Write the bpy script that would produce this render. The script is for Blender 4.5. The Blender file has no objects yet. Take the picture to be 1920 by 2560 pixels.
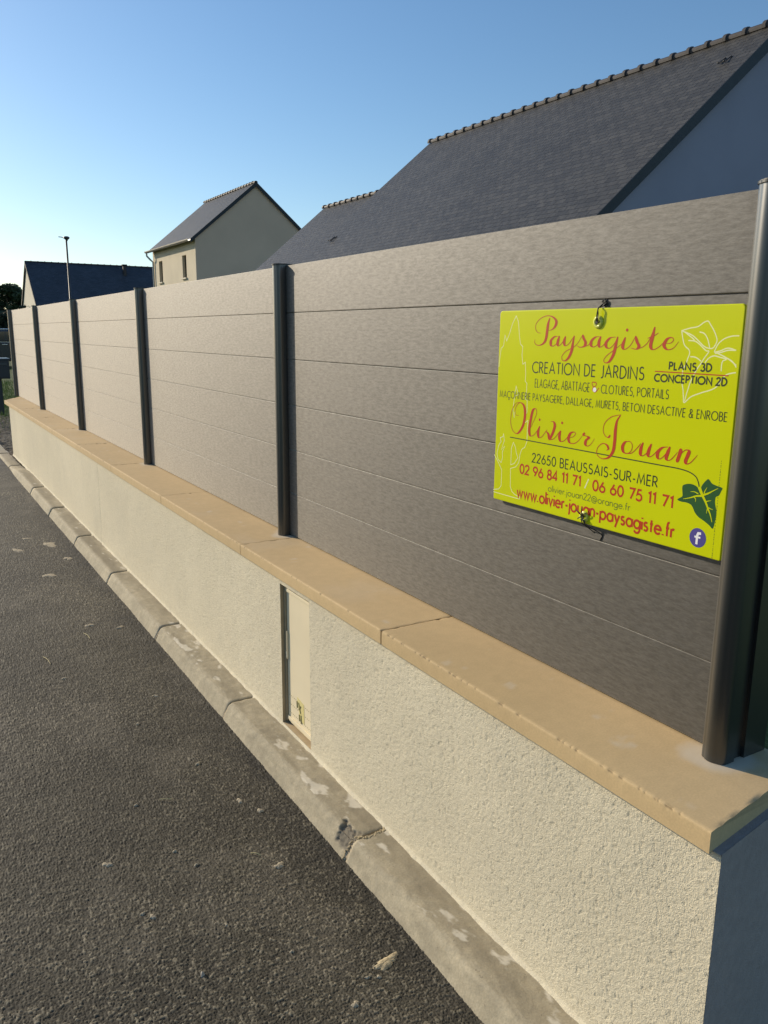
import bpy, bmesh, math, random
import numpy as np
from mathutils import Vector, Matrix
random.seed(7); rng = np.random.default_rng(11)
R = math.radians
sc = bpy.context.scene
COL = sc.collection

# ------------------------------------------------------------------ camera
cam = bpy.data.cameras.new("camera"); camo = bpy.data.objects.new("camera", cam); COL.objects.link(camo)
cam.sensor_fit = 'HORIZONTAL'; cam.sensor_width = 36.0; cam.lens = 37.92
cam.clip_start = 0.05; cam.clip_end = 3000
CR = Vector((0.85874972, -0.51233221, 0.00803837)); CU = Vector((0.10326981, 0.18841984, 0.9766439)); CF = Vector((0.50188072, 0.83786256, -0.21471394))
m = Matrix((CR, CU, -CF)).transposed().to_4x4(); m.translation = Vector((-1.24967, -0.78135, 0.76122))
camo.matrix_world = m
sc.camera = camo

# ------------------------------------------------------------------ light
SUN_AZ, SUN_EL = 64.5, 21.5            # azimuth measured from -x towards +y
S = Vector((-math.cos(R(SUN_AZ)) * math.cos(R(SUN_EL)), math.sin(R(SUN_AZ)) * math.cos(R(SUN_EL)), math.sin(R(SUN_EL))))
sun = bpy.data.lights.new("sun", 'SUN'); suno = bpy.data.objects.new("sun", sun); COL.objects.link(suno)
sun.energy = 4.8; sun.angle = R(0.5); sun.color = (1.0, 0.86, 0.66)
suno.rotation_euler = S.to_track_quat('Z', 'Y').to_euler()
W = bpy.data.worlds.new("World"); sc.world = W; W.use_nodes = True
wn = W.node_tree.nodes; wl = W.node_tree.links
bg = wn["Background"]; sky = wn.new("ShaderNodeTexSky"); sky.sky_type = 'NISHITA'; sky.sun_disc = False
sky.sun_elevation = R(SUN_EL); sky.sun_rotation = math.atan2(S.x, S.y)
sky.air_density = 1.0; sky.dust_density = 0.45; sky.ozone_density = 3.0
bg.inputs[1].default_value = 0.14
hs = wn.new("ShaderNodeHueSaturation"); hs.inputs["Saturation"].default_value = 1.10; hs.inputs["Hue"].default_value = .498
wl.new(sky.outputs[0], hs.inputs["Color"]); wl.new(hs.outputs[0], bg.inputs[0])
sc.view_settings.view_transform = 'Standard'; sc.view_settings.look = 'None'
sc.view_settings.exposure = 0.0; sc.view_settings.gamma = 1.0; sc.view_settings.use_curve_mapping = False

# ------------------------------------------------------------------ helpers
ORG = {}
def tag(o, label=None, cat=None, group=None, kind=None):
    for k, v in (("label", label), ("category", cat), ("group", group), ("kind", kind)):
        if v: o[k] = v
    return o
def empty(name, loc, label=None, cat=None, group=None, kind=None, parent=None):
    o = bpy.data.objects.new(name, None); COL.objects.link(o); o.empty_display_size = .1
    if parent is not None:
        o.parent = parent; o.location = Vector(loc) - Vector(ORG[parent.name])
    else: o.location = loc
    ORG[o.name] = tuple(loc)
    return tag(o, label, cat, group, kind)
def mesh(name, V, F, mat, parent=None, smooth=False, origin=None, attrs=None, local=False):
    """one mesh object; V in world metres, stored relative to its parent's base"""
    V = np.asarray(V, dtype=np.float64).reshape(-1, 3)
    org = np.array(ORG[parent.name] if parent is not None else (origin if origin is not None else (0, 0, 0)))
    if local: org = np.zeros(3)
    me = bpy.data.meshes.new(name)
    if isinstance(F, np.ndarray):
        n = len(F); V2 = (V - org).astype(np.float32)
        me.vertices.add(len(V2)); me.vertices.foreach_set("co", V2.ravel())
        me.loops.add(n * 4); me.loops.foreach_set("vertex_index", F.astype(np.int32).ravel())
        me.polygons.add(n); me.polygons.foreach_set("loop_start", np.arange(0, 4 * n, 4, dtype=np.int32))
        me.polygons.foreach_set("loop_total", np.full(n, 4, dtype=np.int32))
        me.update(calc_edges=True)
    else:
        me.from_pydata([tuple(v) for v in (V - org)], [], F); me.update()
    if smooth: me.polygons.foreach_set("use_smooth", np.ones(len(me.polygons), dtype=bool))
    if attrs:
        for k, a in attrs.items():
            at = me.attributes.new(k, 'FLOAT', 'POINT'); at.data.foreach_set("value", np.asarray(a, dtype=np.float32))
    if mat: me.materials.append(mat)
    o = bpy.data.objects.new(name, me); COL.objects.link(o)
    if parent is not None: o.parent = parent
    elif origin is not None and not local: o.location = origin
    ORG[o.name] = tuple(org)
    return o
class MB:
    """collects boxes, tubes and prisms into one mesh"""
    def __init__(s): s.V = []; s.F = []
    def add(s, V, F):
        b = len(s.V); s.V += [tuple(v) for v in V]; s.F += [tuple(i + b for i in f) for f in F]
    def box(s, x0, x1, y0, y1, z0, z1, bev=0.0):
        bm = bmesh.new(); bmesh.ops.create_cube(bm, size=1)
        for v in bm.verts:
            v.co = ((x0 + x1) / 2 + v.co.x * (x1 - x0), (y0 + y1) / 2 + v.co.y * (y1 - y0), (z0 + z1) / 2 + v.co.z * (z1 - z0))
        if bev > 0: bmesh.ops.bevel(bm, geom=bm.edges[:], offset=bev, segments=2, affect='EDGES', profile=.6)
        bm.verts.index_update(); s.add([v.co[:] for v in bm.verts], [[v.index for v in f.verts] for f in bm.faces]); bm.free()
    def tube(s, pts, r, n=8, cap=True):
        pts = [Vector(p) for p in pts]; rr = r if isinstance(r, (list, tuple)) else [r] * len(pts)
        V = []; F = []
        up = None
        for i, p in enumerate(pts):
            d = (pts[min(i + 1, len(pts) - 1)] - pts[max(i - 1, 0)]).normalized()
            if up is None: up = d.orthogonal().normalized()
            up = (up - d * up.dot(d)).normalized(); w = d.cross(up)
            for k in range(n):
                a = 2 * math.pi * k / n; V.append(p + (up * math.cos(a) + w * math.sin(a)) * rr[i])
        for i in range(len(pts) - 1):
            for k in range(n):
                F.append((i * n + k, i * n + (k + 1) % n, (i + 1) * n + (k + 1) % n, (i + 1) * n + k))
        if cap: F.append(tuple(reversed(range(n)))); F.append(tuple(range((len(pts) - 1) * n, len(pts) * n)))
        s.add(V, F)
    def prism(s, poly, axis, a, b):
        """poly: 2-D outline; axis x: (y,z), y: (x,z), z: (x,y)"""
        def P(q, t): return {'x': (t, q[0], q[1]), 'y': (q[0], t, q[1]), 'z': (q[0], q[1], t)}[axis]
        n = len(poly); V = [P(q, a) for q in poly] + [P(q, b) for q in poly]
        F = [(k, (k + 1) % n, n + (k + 1) % n, n + k) for k in range(n)] + [tuple(reversed(range(n))), tuple(range(n, 2 * n))]
        s.add(V, F)
    def quad(s, a, b, c, d): s.add([a, b, c, d], [(0, 1, 2, 3)])
    def build(s, name, mat, parent=None, smooth=False, origin=None, local=False):
        o = mesh(name, s.V, s.F, mat, parent, smooth, origin, None, local)
        bm = bmesh.new(); bm.from_mesh(o.data); bmesh.ops.recalc_face_normals(bm, faces=bm.faces); bm.to_mesh(o.data); bm.free()
        return o
def grid_faces(ni, nj):
    i, j = np.meshgrid(np.arange(ni - 1), np.arange(nj - 1), indexing='ij')
    a = (i * nj + j).ravel(); return np.stack([a, a + nj, a + nj + 1, a + 1], 1)

# value noise in numpy
def hsh(i, j, s=0):
    h = (i.astype(np.int64) * 374761393 + j.astype(np.int64) * 668265263 + s * 974634777) & 0xffffffff
    h = ((h ^ (h >> 13)) * 1274126177) & 0xffffffff
    return ((h ^ (h >> 16)) & 0xffffff) / float(0xffffff)
def vnoise(x, y, s=0):
    i = np.floor(x); j = np.floor(y); fx = x - i; fy = y - j; fx = fx * fx * (3 - 2 * fx); fy = fy * fy * (3 - 2 * fy)
    a = hsh(i, j, s); b = hsh(i + 1, j, s); c = hsh(i, j + 1, s); d = hsh(i + 1, j + 1, s)
    return (a * (1 - fx) + b * fx) * (1 - fy) + (c * (1 - fx) + d * fx) * fy
def fbm(x, y, o=4, s=0):
    r = 0; a = .5; t = 0
    for k in range(o): r = r + a * vnoise(x, y, s + k); t += a; x = x * 2.03 + 17.1; y = y * 2.03 + 9.7; a *= .5
    return r / t
def voro(x, y, s=0):
    """F1, F2 distance and the id-random of the nearest cell point"""
    i = np.floor(x); j = np.floor(y); f1 = np.full(x.shape, 9.); f2 = np.full(x.shape, 9.); idr = np.zeros(x.shape)
    for di in (-1, 0, 1):
        for dj in (-1, 0, 1):
            ci = i + di; cj = j + dj
            d = np.hypot(ci + .12 + .76 * hsh(ci, cj, s) - x, cj + .12 + .76 * hsh(ci, cj, s + 5) - y)
            near = d < f1; f2 = np.where(near, f1, np.minimum(f2, d)); idr = np.where(near, hsh(ci, cj, s + 9), idr); f1 = np.where(near, d, f1)
    return f1, f2, idr

# ------------------------------------------------------------------ materials
def mat(name, base, rough=.7, spec=.5, var=None, bump=None, layers=(), metal=0.0, coat=0.0, stretch=None, world=False):
    """var=(scale, amount[, detail]); bump=(scale, strength, distance); layers: (kind, arg, colour, factor)"""
    M = bpy.data.materials.new(name); M.use_nodes = True; N = M.node_tree.nodes; L = M.node_tree.links
    B = N["Principled BSDF"]; B.inputs["Roughness"].default_value = rough; B.inputs["Specular IOR Level"].default_value = spec
    B.inputs["Metallic"].default_value = metal; B.inputs["Coat Weight"].default_value = coat
    tc = N.new("ShaderNodeTexCoord"); vec = tc.outputs["Object"]
    if stretch:
        mp = N.new("ShaderNodeMapping"); mp.inputs["Scale"].default_value = stretch; L.new(vec, mp.inputs[0]); vec = mp.outputs[0]
    def noise(scale, detail=4, rg=.55):
        n = N.new("ShaderNodeTexNoise"); n.inputs["Scale"].default_value = scale; n.inputs["Detail"].default_value = detail
        n.inputs["Roughness"].default_value = rg; L.new(vec, n.inputs["Vector"]); return n.outputs["Fac"]
    def ramp(f, a, b):
        r = N.new("ShaderNodeMapRange"); r.inputs[1].default_value = a; r.inputs[2].default_value = b; r.clamp = True; L.new(f, r.inputs[0]); return r.outputs[0]
    def mix(f, a, b):
        x = N.new("ShaderNodeMix"); x.data_type = 'RGBA'
        if hasattr(f, 'is_linked'): L.new(f, x.inputs[0])
        else: x.inputs[0].default_value = f
        for v, k in ((a, 6), (b, 7)):
            if hasattr(v, 'is_linked'): L.new(v, x.inputs[k])
            else: x.inputs[k].default_value = (*v, 1)
        return x.outputs[2]
    col = tuple(base)
    if var:
        vs = var if isinstance(var, list) else [var]
        for q in vs:
            lo = q[3] if len(q) > 3 else .35; hi = q[4] if len(q) > 4 else .65
            f = ramp(noise(q[0], q[2] if len(q) > 2 else 4), lo, hi)
            if isinstance(col, tuple): col = mix(f, tuple(c * (1 - q[1]) for c in col), tuple(c * (1 + q[1]) for c in col))
            else:
                g = mix(f, (1 - q[1],) * 3, (1 + q[1],) * 3); x = N.new("ShaderNodeMix"); x.data_type = 'RGBA'; x.blend_type = 'MULTIPLY'
                x.inputs[0].default_value = 1; L.new(col, x.inputs[6]); L.new(g, x.inputs[7]); col = x.outputs[2]
    for kind, arg, c2, fac in layers:
        if kind == 'attr':
            at = N.new("ShaderNodeAttribute"); at.attribute_name = arg; f = at.outputs["Fac"]
        else:
            f = ramp(noise(arg[0], arg[1]), arg[2], arg[3])
        mm = N.new("ShaderNodeMath"); mm.operation = 'MULTIPLY'; L.new(f, mm.inputs[0]); mm.inputs[1].default_value = fac
        col = mix(mm.outputs[0], col, tuple(c2))
    if isinstance(col, tuple): B.inputs["Base Color"].default_value = (*col, 1)
    else: L.new(col, B.inputs["Base Color"])
    if bump:
        bs = bump if isinstance(bump, list) else [bump]; prev = None
        for q in bs:
            b = N.new("ShaderNodeBump"); b.inputs["Strength"].default_value = q[1]; b.inputs["Distance"].default_value = q[2]
            L.new(noise(q[0], q[3] if len(q) > 3 else 3, .6), b.inputs["Height"])
            if prev: L.new(prev, b.inputs["Normal"])
            prev = b.outputs[0]
        L.new(prev, B.inputs["Normal"])
    return M

def slate_mat(name, base, axis):
    M = bpy.data.materials.new(name); M.use_nodes = True; N = M.node_tree.nodes; L = M.node_tree.links
    B = N["Principled BSDF"]; B.inputs["Roughness"].default_value = .5; B.inputs["Specular IOR Level"].default_value = .35
    tc = N.new("ShaderNodeTexCoord"); sp = N.new("ShaderNodeSeparateXYZ"); L.new(tc.outputs["Object"], sp.inputs[0])
    zz = N.new("ShaderNodeMath"); zz.operation = 'MULTIPLY'; zz.inputs[1].default_value = 1.555; L.new(sp.outputs["Z"], zz.inputs[0])
    cb = N.new("ShaderNodeCombineXYZ"); L.new(sp.outputs[axis], cb.inputs[0]); L.new(zz.outputs[0], cb.inputs[1])
    br = N.new("ShaderNodeTexBrick"); br.inputs["Scale"].default_value = 1; br.inputs["Brick Width"].default_value = .24; br.inputs["Row Height"].default_value = .13
    br.inputs["Mortar Size"].default_value = .007; br.inputs["Mortar Smooth"].default_value = .25; br.inputs["Bias"].default_value = 0
    br.inputs["Color1"].default_value = (*[c * .80 for c in base], 1); br.inputs["Color2"].default_value = (*[c * 1.22 for c in base], 1); br.inputs["Mortar"].default_value = (*[c * .30 for c in base], 1)
    L.new(cb.outputs[0], br.inputs["Vector"])
    no = N.new("ShaderNodeTexNoise"); no.inputs["Scale"].default_value = .9; no.inputs["Detail"].default_value = 5; L.new(tc.outputs["Object"], no.inputs["Vector"])
    mr = N.new("ShaderNodeMapRange"); mr.inputs[1].default_value = .3; mr.inputs[2].default_value = .7; mr.inputs[3].default_value = .88; mr.inputs[4].default_value = 1.12; L.new(no.outputs["Fac"], mr.inputs[0])
    mx = N.new("ShaderNodeMix"); mx.data_type = 'RGBA'; mx.blend_type = 'MULTIPLY'; mx.inputs[0].default_value = 1; L.new(br.outputs["Color"], mx.inputs[6]); L.new(mr.outputs[0], mx.inputs[7])
    L.new(mx.outputs[2], B.inputs["Base Color"])
    dv = N.new("ShaderNodeMath"); dv.operation = 'DIVIDE'; dv.inputs[1].default_value = .13; L.new(zz.outputs[0], dv.inputs[0])
    fr = N.new("ShaderNodeMath"); fr.operation = 'FRACT'; L.new(dv.outputs[0], fr.inputs[0])
    iv = N.new("ShaderNodeMath"); iv.operation = 'SUBTRACT'; iv.inputs[0].default_value = 1; L.new(fr.outputs[0], iv.inputs[1])
    sb = N.new("ShaderNodeMath"); sb.operation = 'SUBTRACT'; L.new(iv.outputs[0], sb.inputs[0]); L.new(br.outputs["Fac"], sb.inputs[1])
    n2 = N.new("ShaderNodeTexNoise"); n2.inputs["Scale"].default_value = 7; L.new(cb.outputs[0], n2.inputs["Vector"])
    ad = N.new("ShaderNodeMath"); ad.operation = 'ADD'; L.new(sb.outputs[0], ad.inputs[0]); L.new(n2.outputs["Fac"], ad.inputs[1])
    bp = N.new("ShaderNodeBump"); bp.inputs["Strength"].default_value = 1.0; bp.inputs["Distance"].default_value = .015; L.new(ad.outputs[0], bp.inputs["Height"])
    L.new(bp.outputs[0], B.inputs["Normal"])
    return M

MA = {}
MA['asphalt'] = mat("asphalt", (.068, .060, .042), .75, .3, var=[(1.1, .18), (9, .15)], bump=(600, .3, .0008, 2), layers=[('attr', 'gap', (.007, .0065, .005), .95), ('attr', 'tint', (.25, .22, .155), .9), ('attr', 'tar', (.022, .021, .019), .9), ('attr', 'dust', (.17, .15, .115), .8)])
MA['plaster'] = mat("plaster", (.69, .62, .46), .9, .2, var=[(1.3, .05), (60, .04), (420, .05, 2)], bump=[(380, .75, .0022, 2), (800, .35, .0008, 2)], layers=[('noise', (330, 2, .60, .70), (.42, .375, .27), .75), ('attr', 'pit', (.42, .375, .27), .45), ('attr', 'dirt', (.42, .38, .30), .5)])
MA['coping'] = mat("coping_concrete", (.56, .410, .218), .8, .3, var=[(2.2, .05), (35, .03), (240, .05)], bump=[(260, .3, .0006), (30, .15, .002)], layers=[('attr', 'mortar', (.60, .52, .40), .8), ('attr', 'chip', (.10, .07, .04), .8), ('noise', (9, 5, .64, .78), (.56, .43, .26), .2)])
MA['kerb'] = mat("kerb_concrete", (.385, .335, .235), .85, .3, var=[(3, .10), (30, .10), (190, .10)], bump=[(300, .6, .0012), (45, .3, .003)], layers=[('noise', (120, 3, .66, .74), (.14, .12, .09), .7), ('attr', 'grime', (.21, .18, .125), .7), ('attr', 'splash', (.62, .57, .46), .9), ('attr', 'chip', (.135, .118, .092), .85)])
MA['joint'] = mat("joint_mortar", (.36, .29, .2), .95, .2, var=(120, .25), bump=(160, .8, .003))
MA['board'] = mat("composite_board", (.018, .015, .010), .64, .55, var=[(1.6, .10, 3), (60, .22, 5), (330, .30, 2)], bump=[(420, .35, .0006), (60, .16, .0010)], stretch=(1, .45, 1.5))
MA['post'] = mat("anthracite_paint", (.005, .007, .007), .38, .8, var=(150, .1), bump=(900, .04, .0003), coat=1.0)
MA['post'].node_tree.nodes['Principled BSDF'].inputs['Coat Roughness'].default_value = .27; MA['post'].node_tree.nodes['Principled BSDF'].inputs['IOR'].default_value = 1.5
MA['cap'] = mat("post_cap_plastic", (.018, .020, .020), .4, .5)
MA['door'] = mat("cream_polyester", (.80, .70, .49), .5, .4, var=(4, .04), bump=(300, .08, .0004))
MA['frame'] = mat("box_frame", (.46, .36, .22), .7, .3, var=(20, .1))
MA['yellow'] = mat("yellow_print", (.70, .61, .27), .6, .3)
MA['dots'] = mat("dark_print", (.38, .33, .15), .7, .2)
MA['sign'] = mat("lime_sign_plastic", (.585, .635, .003), .20, .30, var=(3, .03))
MA['red'] = mat("red_print", (.46, .040, .006), .45, .3)
MA['black'] = mat("black_print", (.030, .040, .008), .45, .3)
MA['grey'] = mat("olive_print", (.13, .16, .012), .45, .3)
MA['cream'] = mat("pale_print", (.78, .80, .42), .45, .3)
MA['green'] = mat("leaf_print", (.015, .085, .018), .45, .3)
MA['violet'] = mat("violet_print", (.075, .065, .27), .45, .3)
MA['white'] = mat("white_print", (.82, .82, .84), .45, .3)
MA['wire'] = mat("black_wire", (.012, .012, .012), .4, .5)
MA['eyelet'] = mat("eyelet_plastic", (.62, .66, .10), .25, .5)
def board_finish(M):
    """dusty, flecked sheen of brushed composite: the gloss itself is mottled"""
    N = M.node_tree.nodes; L = M.node_tree.links; B = N["Principled BSDF"]
    B.inputs["Coat Weight"].default_value = 1; B.inputs["Coat Roughness"].default_value = .62; B.inputs["Coat IOR"].default_value = 1.52
    B.inputs["Sheen Weight"].default_value = .22; B.inputs["Sheen Roughness"].default_value = .40; B.inputs["Sheen Tint"].default_value = (1, .92, .78, 1)
    tc = N.new("ShaderNodeTexCoord"); mp = N.new("ShaderNodeMapping"); mp.inputs["Scale"].default_value = (1, .30, 1.5); L.new(tc.outputs["Object"], mp.inputs[0])
    fs = []
    for sc_, lo, hi in ((110, .72, 1.0), (20, .94, 1.0), (330, .80, 1.0)):
        n = N.new("ShaderNodeTexNoise"); n.inputs["Scale"].default_value = sc_; n.inputs["Detail"].default_value = 5; n.inputs["Roughness"].default_value = .6; L.new(mp.outputs[0], n.inputs["Vector"])
        r = N.new("ShaderNodeMapRange"); r.inputs[1].default_value = .36; r.inputs[2].default_value = .62; r.inputs[3].default_value = lo; r.inputs[4].default_value = hi; L.new(n.outputs["Fac"], r.inputs[0]); fs.append(r.outputs[0])
    m1 = N.new("ShaderNodeMath"); m1.operation = 'MULTIPLY'; L.new(fs[0], m1.inputs[0]); L.new(fs[1], m1.inputs[1])
    m2 = N.new("ShaderNodeMath"); m2.operation = 'MULTIPLY'; L.new(m1.outputs[0], m2.inputs[0]); L.new(fs[2], m2.inputs[1])
    L.new(m2.outputs[0], B.inputs["Coat Weight"])
    m3 = N.new("ShaderNodeMath"); m3.operation = 'MULTIPLY'; m3.inputs[1].default_value = .95; L.new(m2.outputs[0], m3.inputs[0]); L.new(m3.outputs[0], B.inputs["Specular IOR Level"])
    m4 = N.new("ShaderNodeMath"); m4.operation = 'MULTIPLY'; m4.inputs[1].default_value = 1.05; L.new(m2.outputs[0], m4.inputs[0]); L.new(m4.outputs[0], B.inputs["Sheen Weight"])
board_finish(MA['board'])
MA['slate_y'] = slate_mat("slate_roof", (.068, .063, .053), "Y")
MA['slate_x'] = slate_mat("slate_roof_dark", (.055, .062, .075), "X")
MA['ridge'] = mat("ridge_tile", (.058, .050, .048), .6, .4, var=(3, .25), bump=(40, .2, .004))
MA['ridge_dark'] = mat("ridge_tile_dark", (.03, .03, .032), .6, .4)
MA['trim'] = mat("slate_trim", (.022, .024, .028), .55, .4, var=(6, .15))
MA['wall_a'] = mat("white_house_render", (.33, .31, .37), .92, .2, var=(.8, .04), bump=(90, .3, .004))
MA['wall_b'] = mat("cream_house_render", (.63, .555, .42), .92, .2, var=(.7, .05), bump=(60, .3, .004))
MA['wall_bg'] = mat("bounce_warmed_gable_render", (.70, .50, .36), .92, .2, var=(.7, .04), bump=(60, .3, .004))  # cream render reddened: warm bounce on the shaded gable mixed into its colour
MA['wall_c'] = mat("pale_house_render", (.66, .60, .49), .92, .2, var=(.5, .05))
MA['zinc'] = mat("zinc", (.42, .41, .38), .45, .5, metal=.6, var=(5, .1))
MA['glass'] = mat("window_glass", (.085, .065, .035), .6, .1)
MA['shutter'] = mat("brown_window_frame", (.075, .052, .030), .6, .3, var=(5, .1))
MA['sill'] = mat("window_sill", (.6, .54, .42), .8, .3)
MA['lamp'] = mat("lamp_metal", (.05, .055, .055), .45, .5)
MA['bark'] = mat("bark", (.07, .055, .04), .9, .2, var=(8, .3), bump=(20, .6, .03))
MA['leaf'] = mat("foliage", (.045, .062, .022), .6, .3, var=(.9, .4))
MA['hedge'] = mat("hedge_foliage", (.036, .052, .026), .65, .3, var=(.6, .45))
MA['grass'] = mat("grass", (.075, .105, .028), .8, .2, var=[(.35, .25), (5, .25)], bump=(30, .8, .05))
MA['blade'] = mat("grass_blades", (.15, .21, .035), .6, .3, var=(6, .4))
MA['gravel'] = mat("gravel", (.115, .100, .075), .9, .2, var=[(1.5, .2), (30, .35)], bump=(60, .9, .02), layers=[('attr', 'tint', (.27, .24, .19), .6)])
MA['car'] = mat("dark_car_paint", (.012, .018, .028), .25, .5, coat=.6)
MA['carglass'] = mat("car_glass", (.02, .028, .035), .06, .8)
MA['chrome'] = mat("chrome_strip", (.5, .52, .55), .2, .5, metal=1)
MA['tyre'] = mat("tyre_rubber", (.015, .015, .015), .85, .2)
MA['rim'] = mat("wheel_rim", (.35, .36, .37), .35, .5, metal=.9)
MA['lightlens'] = mat("lamp_lens", (.35, .02, .015), .2, .5)
MA['headlens'] = mat("head_lens", (.6, .62, .65), .1, .6)
MA['box'] = mat("mailbox_paint", (.014, .018, .024), .38, .5)
MA['boxtop'] = mat("mailbox_lid", (.10, .115, .125), .3, .5)
MA['splat'] = mat("mortar_splash", (.40, .345, .25), .95, .2, var=(60, .2), bump=(150, .7, .003))
MA['splat2'] = mat("sandy_mortar", (.46, .38, .24), .95, .2, var=(80, .25), bump=(160, .8, .004))
MA['straw'] = mat("straw", (.55, .47, .24), .7, .3)
MA['stone'] = mat("pebble", (.38, .35, .30), .85, .3, var=(90, .25))

# ------------------------------------------------------------------ setting: ground, road, gravel
ground = mesh("ground", [(-700, -400, -.70), (900, -400, -.70), (900, 1500, -.70), (-700, 1500, -.70)], [(0, 1, 2, 3)], MA['grass'])
tag(ground, kind='structure', label="flat grassy ground behind the houses", cat="ground")

def axis_steps(segs):
    out = []
    for a, b, s in segs:
        n = max(1, int(round((b - a) / s))); out.append(np.linspace(a, b, n, endpoint=False))
    return np.concatenate(out + [np.array([segs[-1][1]])])
ZR = -.632
KX = -.343
xs = axis_steps([(-7.5, -2.2, .22), (-2.2, -1.5, .02), (-1.5, KX + .012, .0020)])
yy = [-3.0]
while yy[-1] < 62:
    y = yy[-1]
    st = .05 if y < .12 else max(.0020, .00115 * (y + 1.0) ** 1.42) if y < 12 else .6
    yy.append(y + st)
ys = np.array(yy)
X, Y = np.meshgrid(xs, ys, indexing='ij')
def asphalt_h(X, Y):
    wx = X + .005 * (fbm(X * 150, Y * 150, 2, 11) - .5); wy = Y + .005 * (fbm(X * 150, Y * 150, 2, 15) - .5)
    c = .0078
    f1, f2, idr = voro(wx / c, wy / c, 1)
    edge = np.clip((f2 - f1) / .20, 0, 1)
    tilt = (hsh((idr * 9973).astype(np.int64), (idr * 7919).astype(np.int64), 3) - .5); til2 = (hsh((idr * 6151).astype(np.int64), (idr * 5443).astype(np.int64), 5) - .5)
    fx = np.mod(wx / c, 1) - .5; fy = np.mod(wy / c, 1) - .5
    h = ((.35 + .65 * idr) * .0029 + .0024 * (tilt * fx + til2 * fy)) * edge + .0010 * (vnoise(X * 450, Y * 450, 25) - .5)
    h += .004 * (fbm(X * 3, Y * 3, 3, 40) - .5) + .0012 * (fbm(X * 45, Y * 45, 3, 60) - .5)
    return h, idr, edge
H, idr, edge = asphalt_h(X, Y)
fade = np.clip((9.5 - Y) / 5, .35, 1)
Z = ZR + (H - .002) * fade
tint = np.clip((idr - .45) * 1.9, 0, 1) ** 1.8 * edge * np.clip(.4 + 1.6 * (fbm(X * 2.2, Y * 2.2, 4, 90) - .25), 0, 1)
tar = np.clip((fbm(X * 1.3, Y * 1.3, 4, 120) - .52) * 5, 0, 1) * .35 + np.clip(1 - (KX - X) / .16, 0, 1) * .9 * fbm(X * 14, Y * 8, 3, 130)
dust = np.clip((fbm(X * 5.5, Y * 4.1, 5, 150) - .60) * 7, 0, 1) * .30
road = mesh("road", np.stack([X.ravel(), Y.ravel(), Z.ravel()], 1), grid_faces(len(xs), len(ys)), MA['asphalt'], smooth=False,
            attrs={'gap': (np.clip(1.25 - edge * 1.5, 0, 1) * np.clip((7 - Y) / 5, .25, 1)).ravel(), 'tint': tint.ravel(), 'tar': np.clip(tar, 0, 1).ravel(), 'dust': dust.ravel()})
tag(road, kind='structure', label="dark coarse asphalt road surface along the kerb", cat="road")
# rough gravel strip past the far end of the wall
gx = np.linspace(-.215, 4.0, 150); gy = np.concatenate([np.linspace(8.6, 14.2, 260), np.linspace(14.3, 17, 10)])
GX, GY = np.meshgrid(gx, gy, indexing='ij')
f1, f2, idr = voro(GX / .045, GY / .045, 3); e = np.clip((f2 - f1) / .4, 0, 1)
GZ = -.625 + .022 * e * idr + .03 * (fbm(GX * 2.5, GY * 2.5, 4, 7) - .5) - .06 * np.clip((GY - 13.6) / 1.5, 0, 1.2)
gravel = mesh("gravel", np.stack([GX.ravel(), GY.ravel(), GZ.ravel()], 1), grid_faces(len(gx), len(gy)), MA['gravel'], smooth=True, attrs={'tint': (np.clip(idr - .5, 0, 1) * 2 * e).ravel()})
tag(gravel, kind='structure', label="dark gravel and earth beyond the far end of the wall", cat="gravel")
lawn = mesh("lawn", [(-.22, 13.4, -.655), (60, 13.4, -.655), (60, 60, -.655), (-.22, 60, -.655)], [(0, 1, 2, 3)], MA['grass'])
tag(lawn, kind='structure', label="green lawn beyond the gravel at the end of the wall", cat="lawn")
# grass blades round the mailbox: uncountable, one object
V = []; F = []
for k in range(15000):
    y = 11.6 + 13 * random.random() ** 1.3; x = -.15 + 3.2 * random.random()
    if y < 13.4 and random.random() > .35 * (y - 11.4): continue
    h = random.uniform(.03, .10) * (1 + .9 * float(vnoise(np.array(x * 3), np.array(y * 2)))); a = random.random() * 6.28; w = random.uniform(.003, .006); l = random.uniform(-.05, .05)
    c, s = math.cos(a) * w, math.sin(a) * w; b = len(V)
    V += [(x - c, y - s, -.66), (x + c, y + s, -.66), (x + l, y + random.uniform(-.04, .04), -.65 + h)]; F.append((b, b + 1, b + 2))
grass = mesh("grass", V, F, MA['blade']); tag(grass, kind='stuff', label="green grass blades round the mailbox post", cat="grass")

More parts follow.
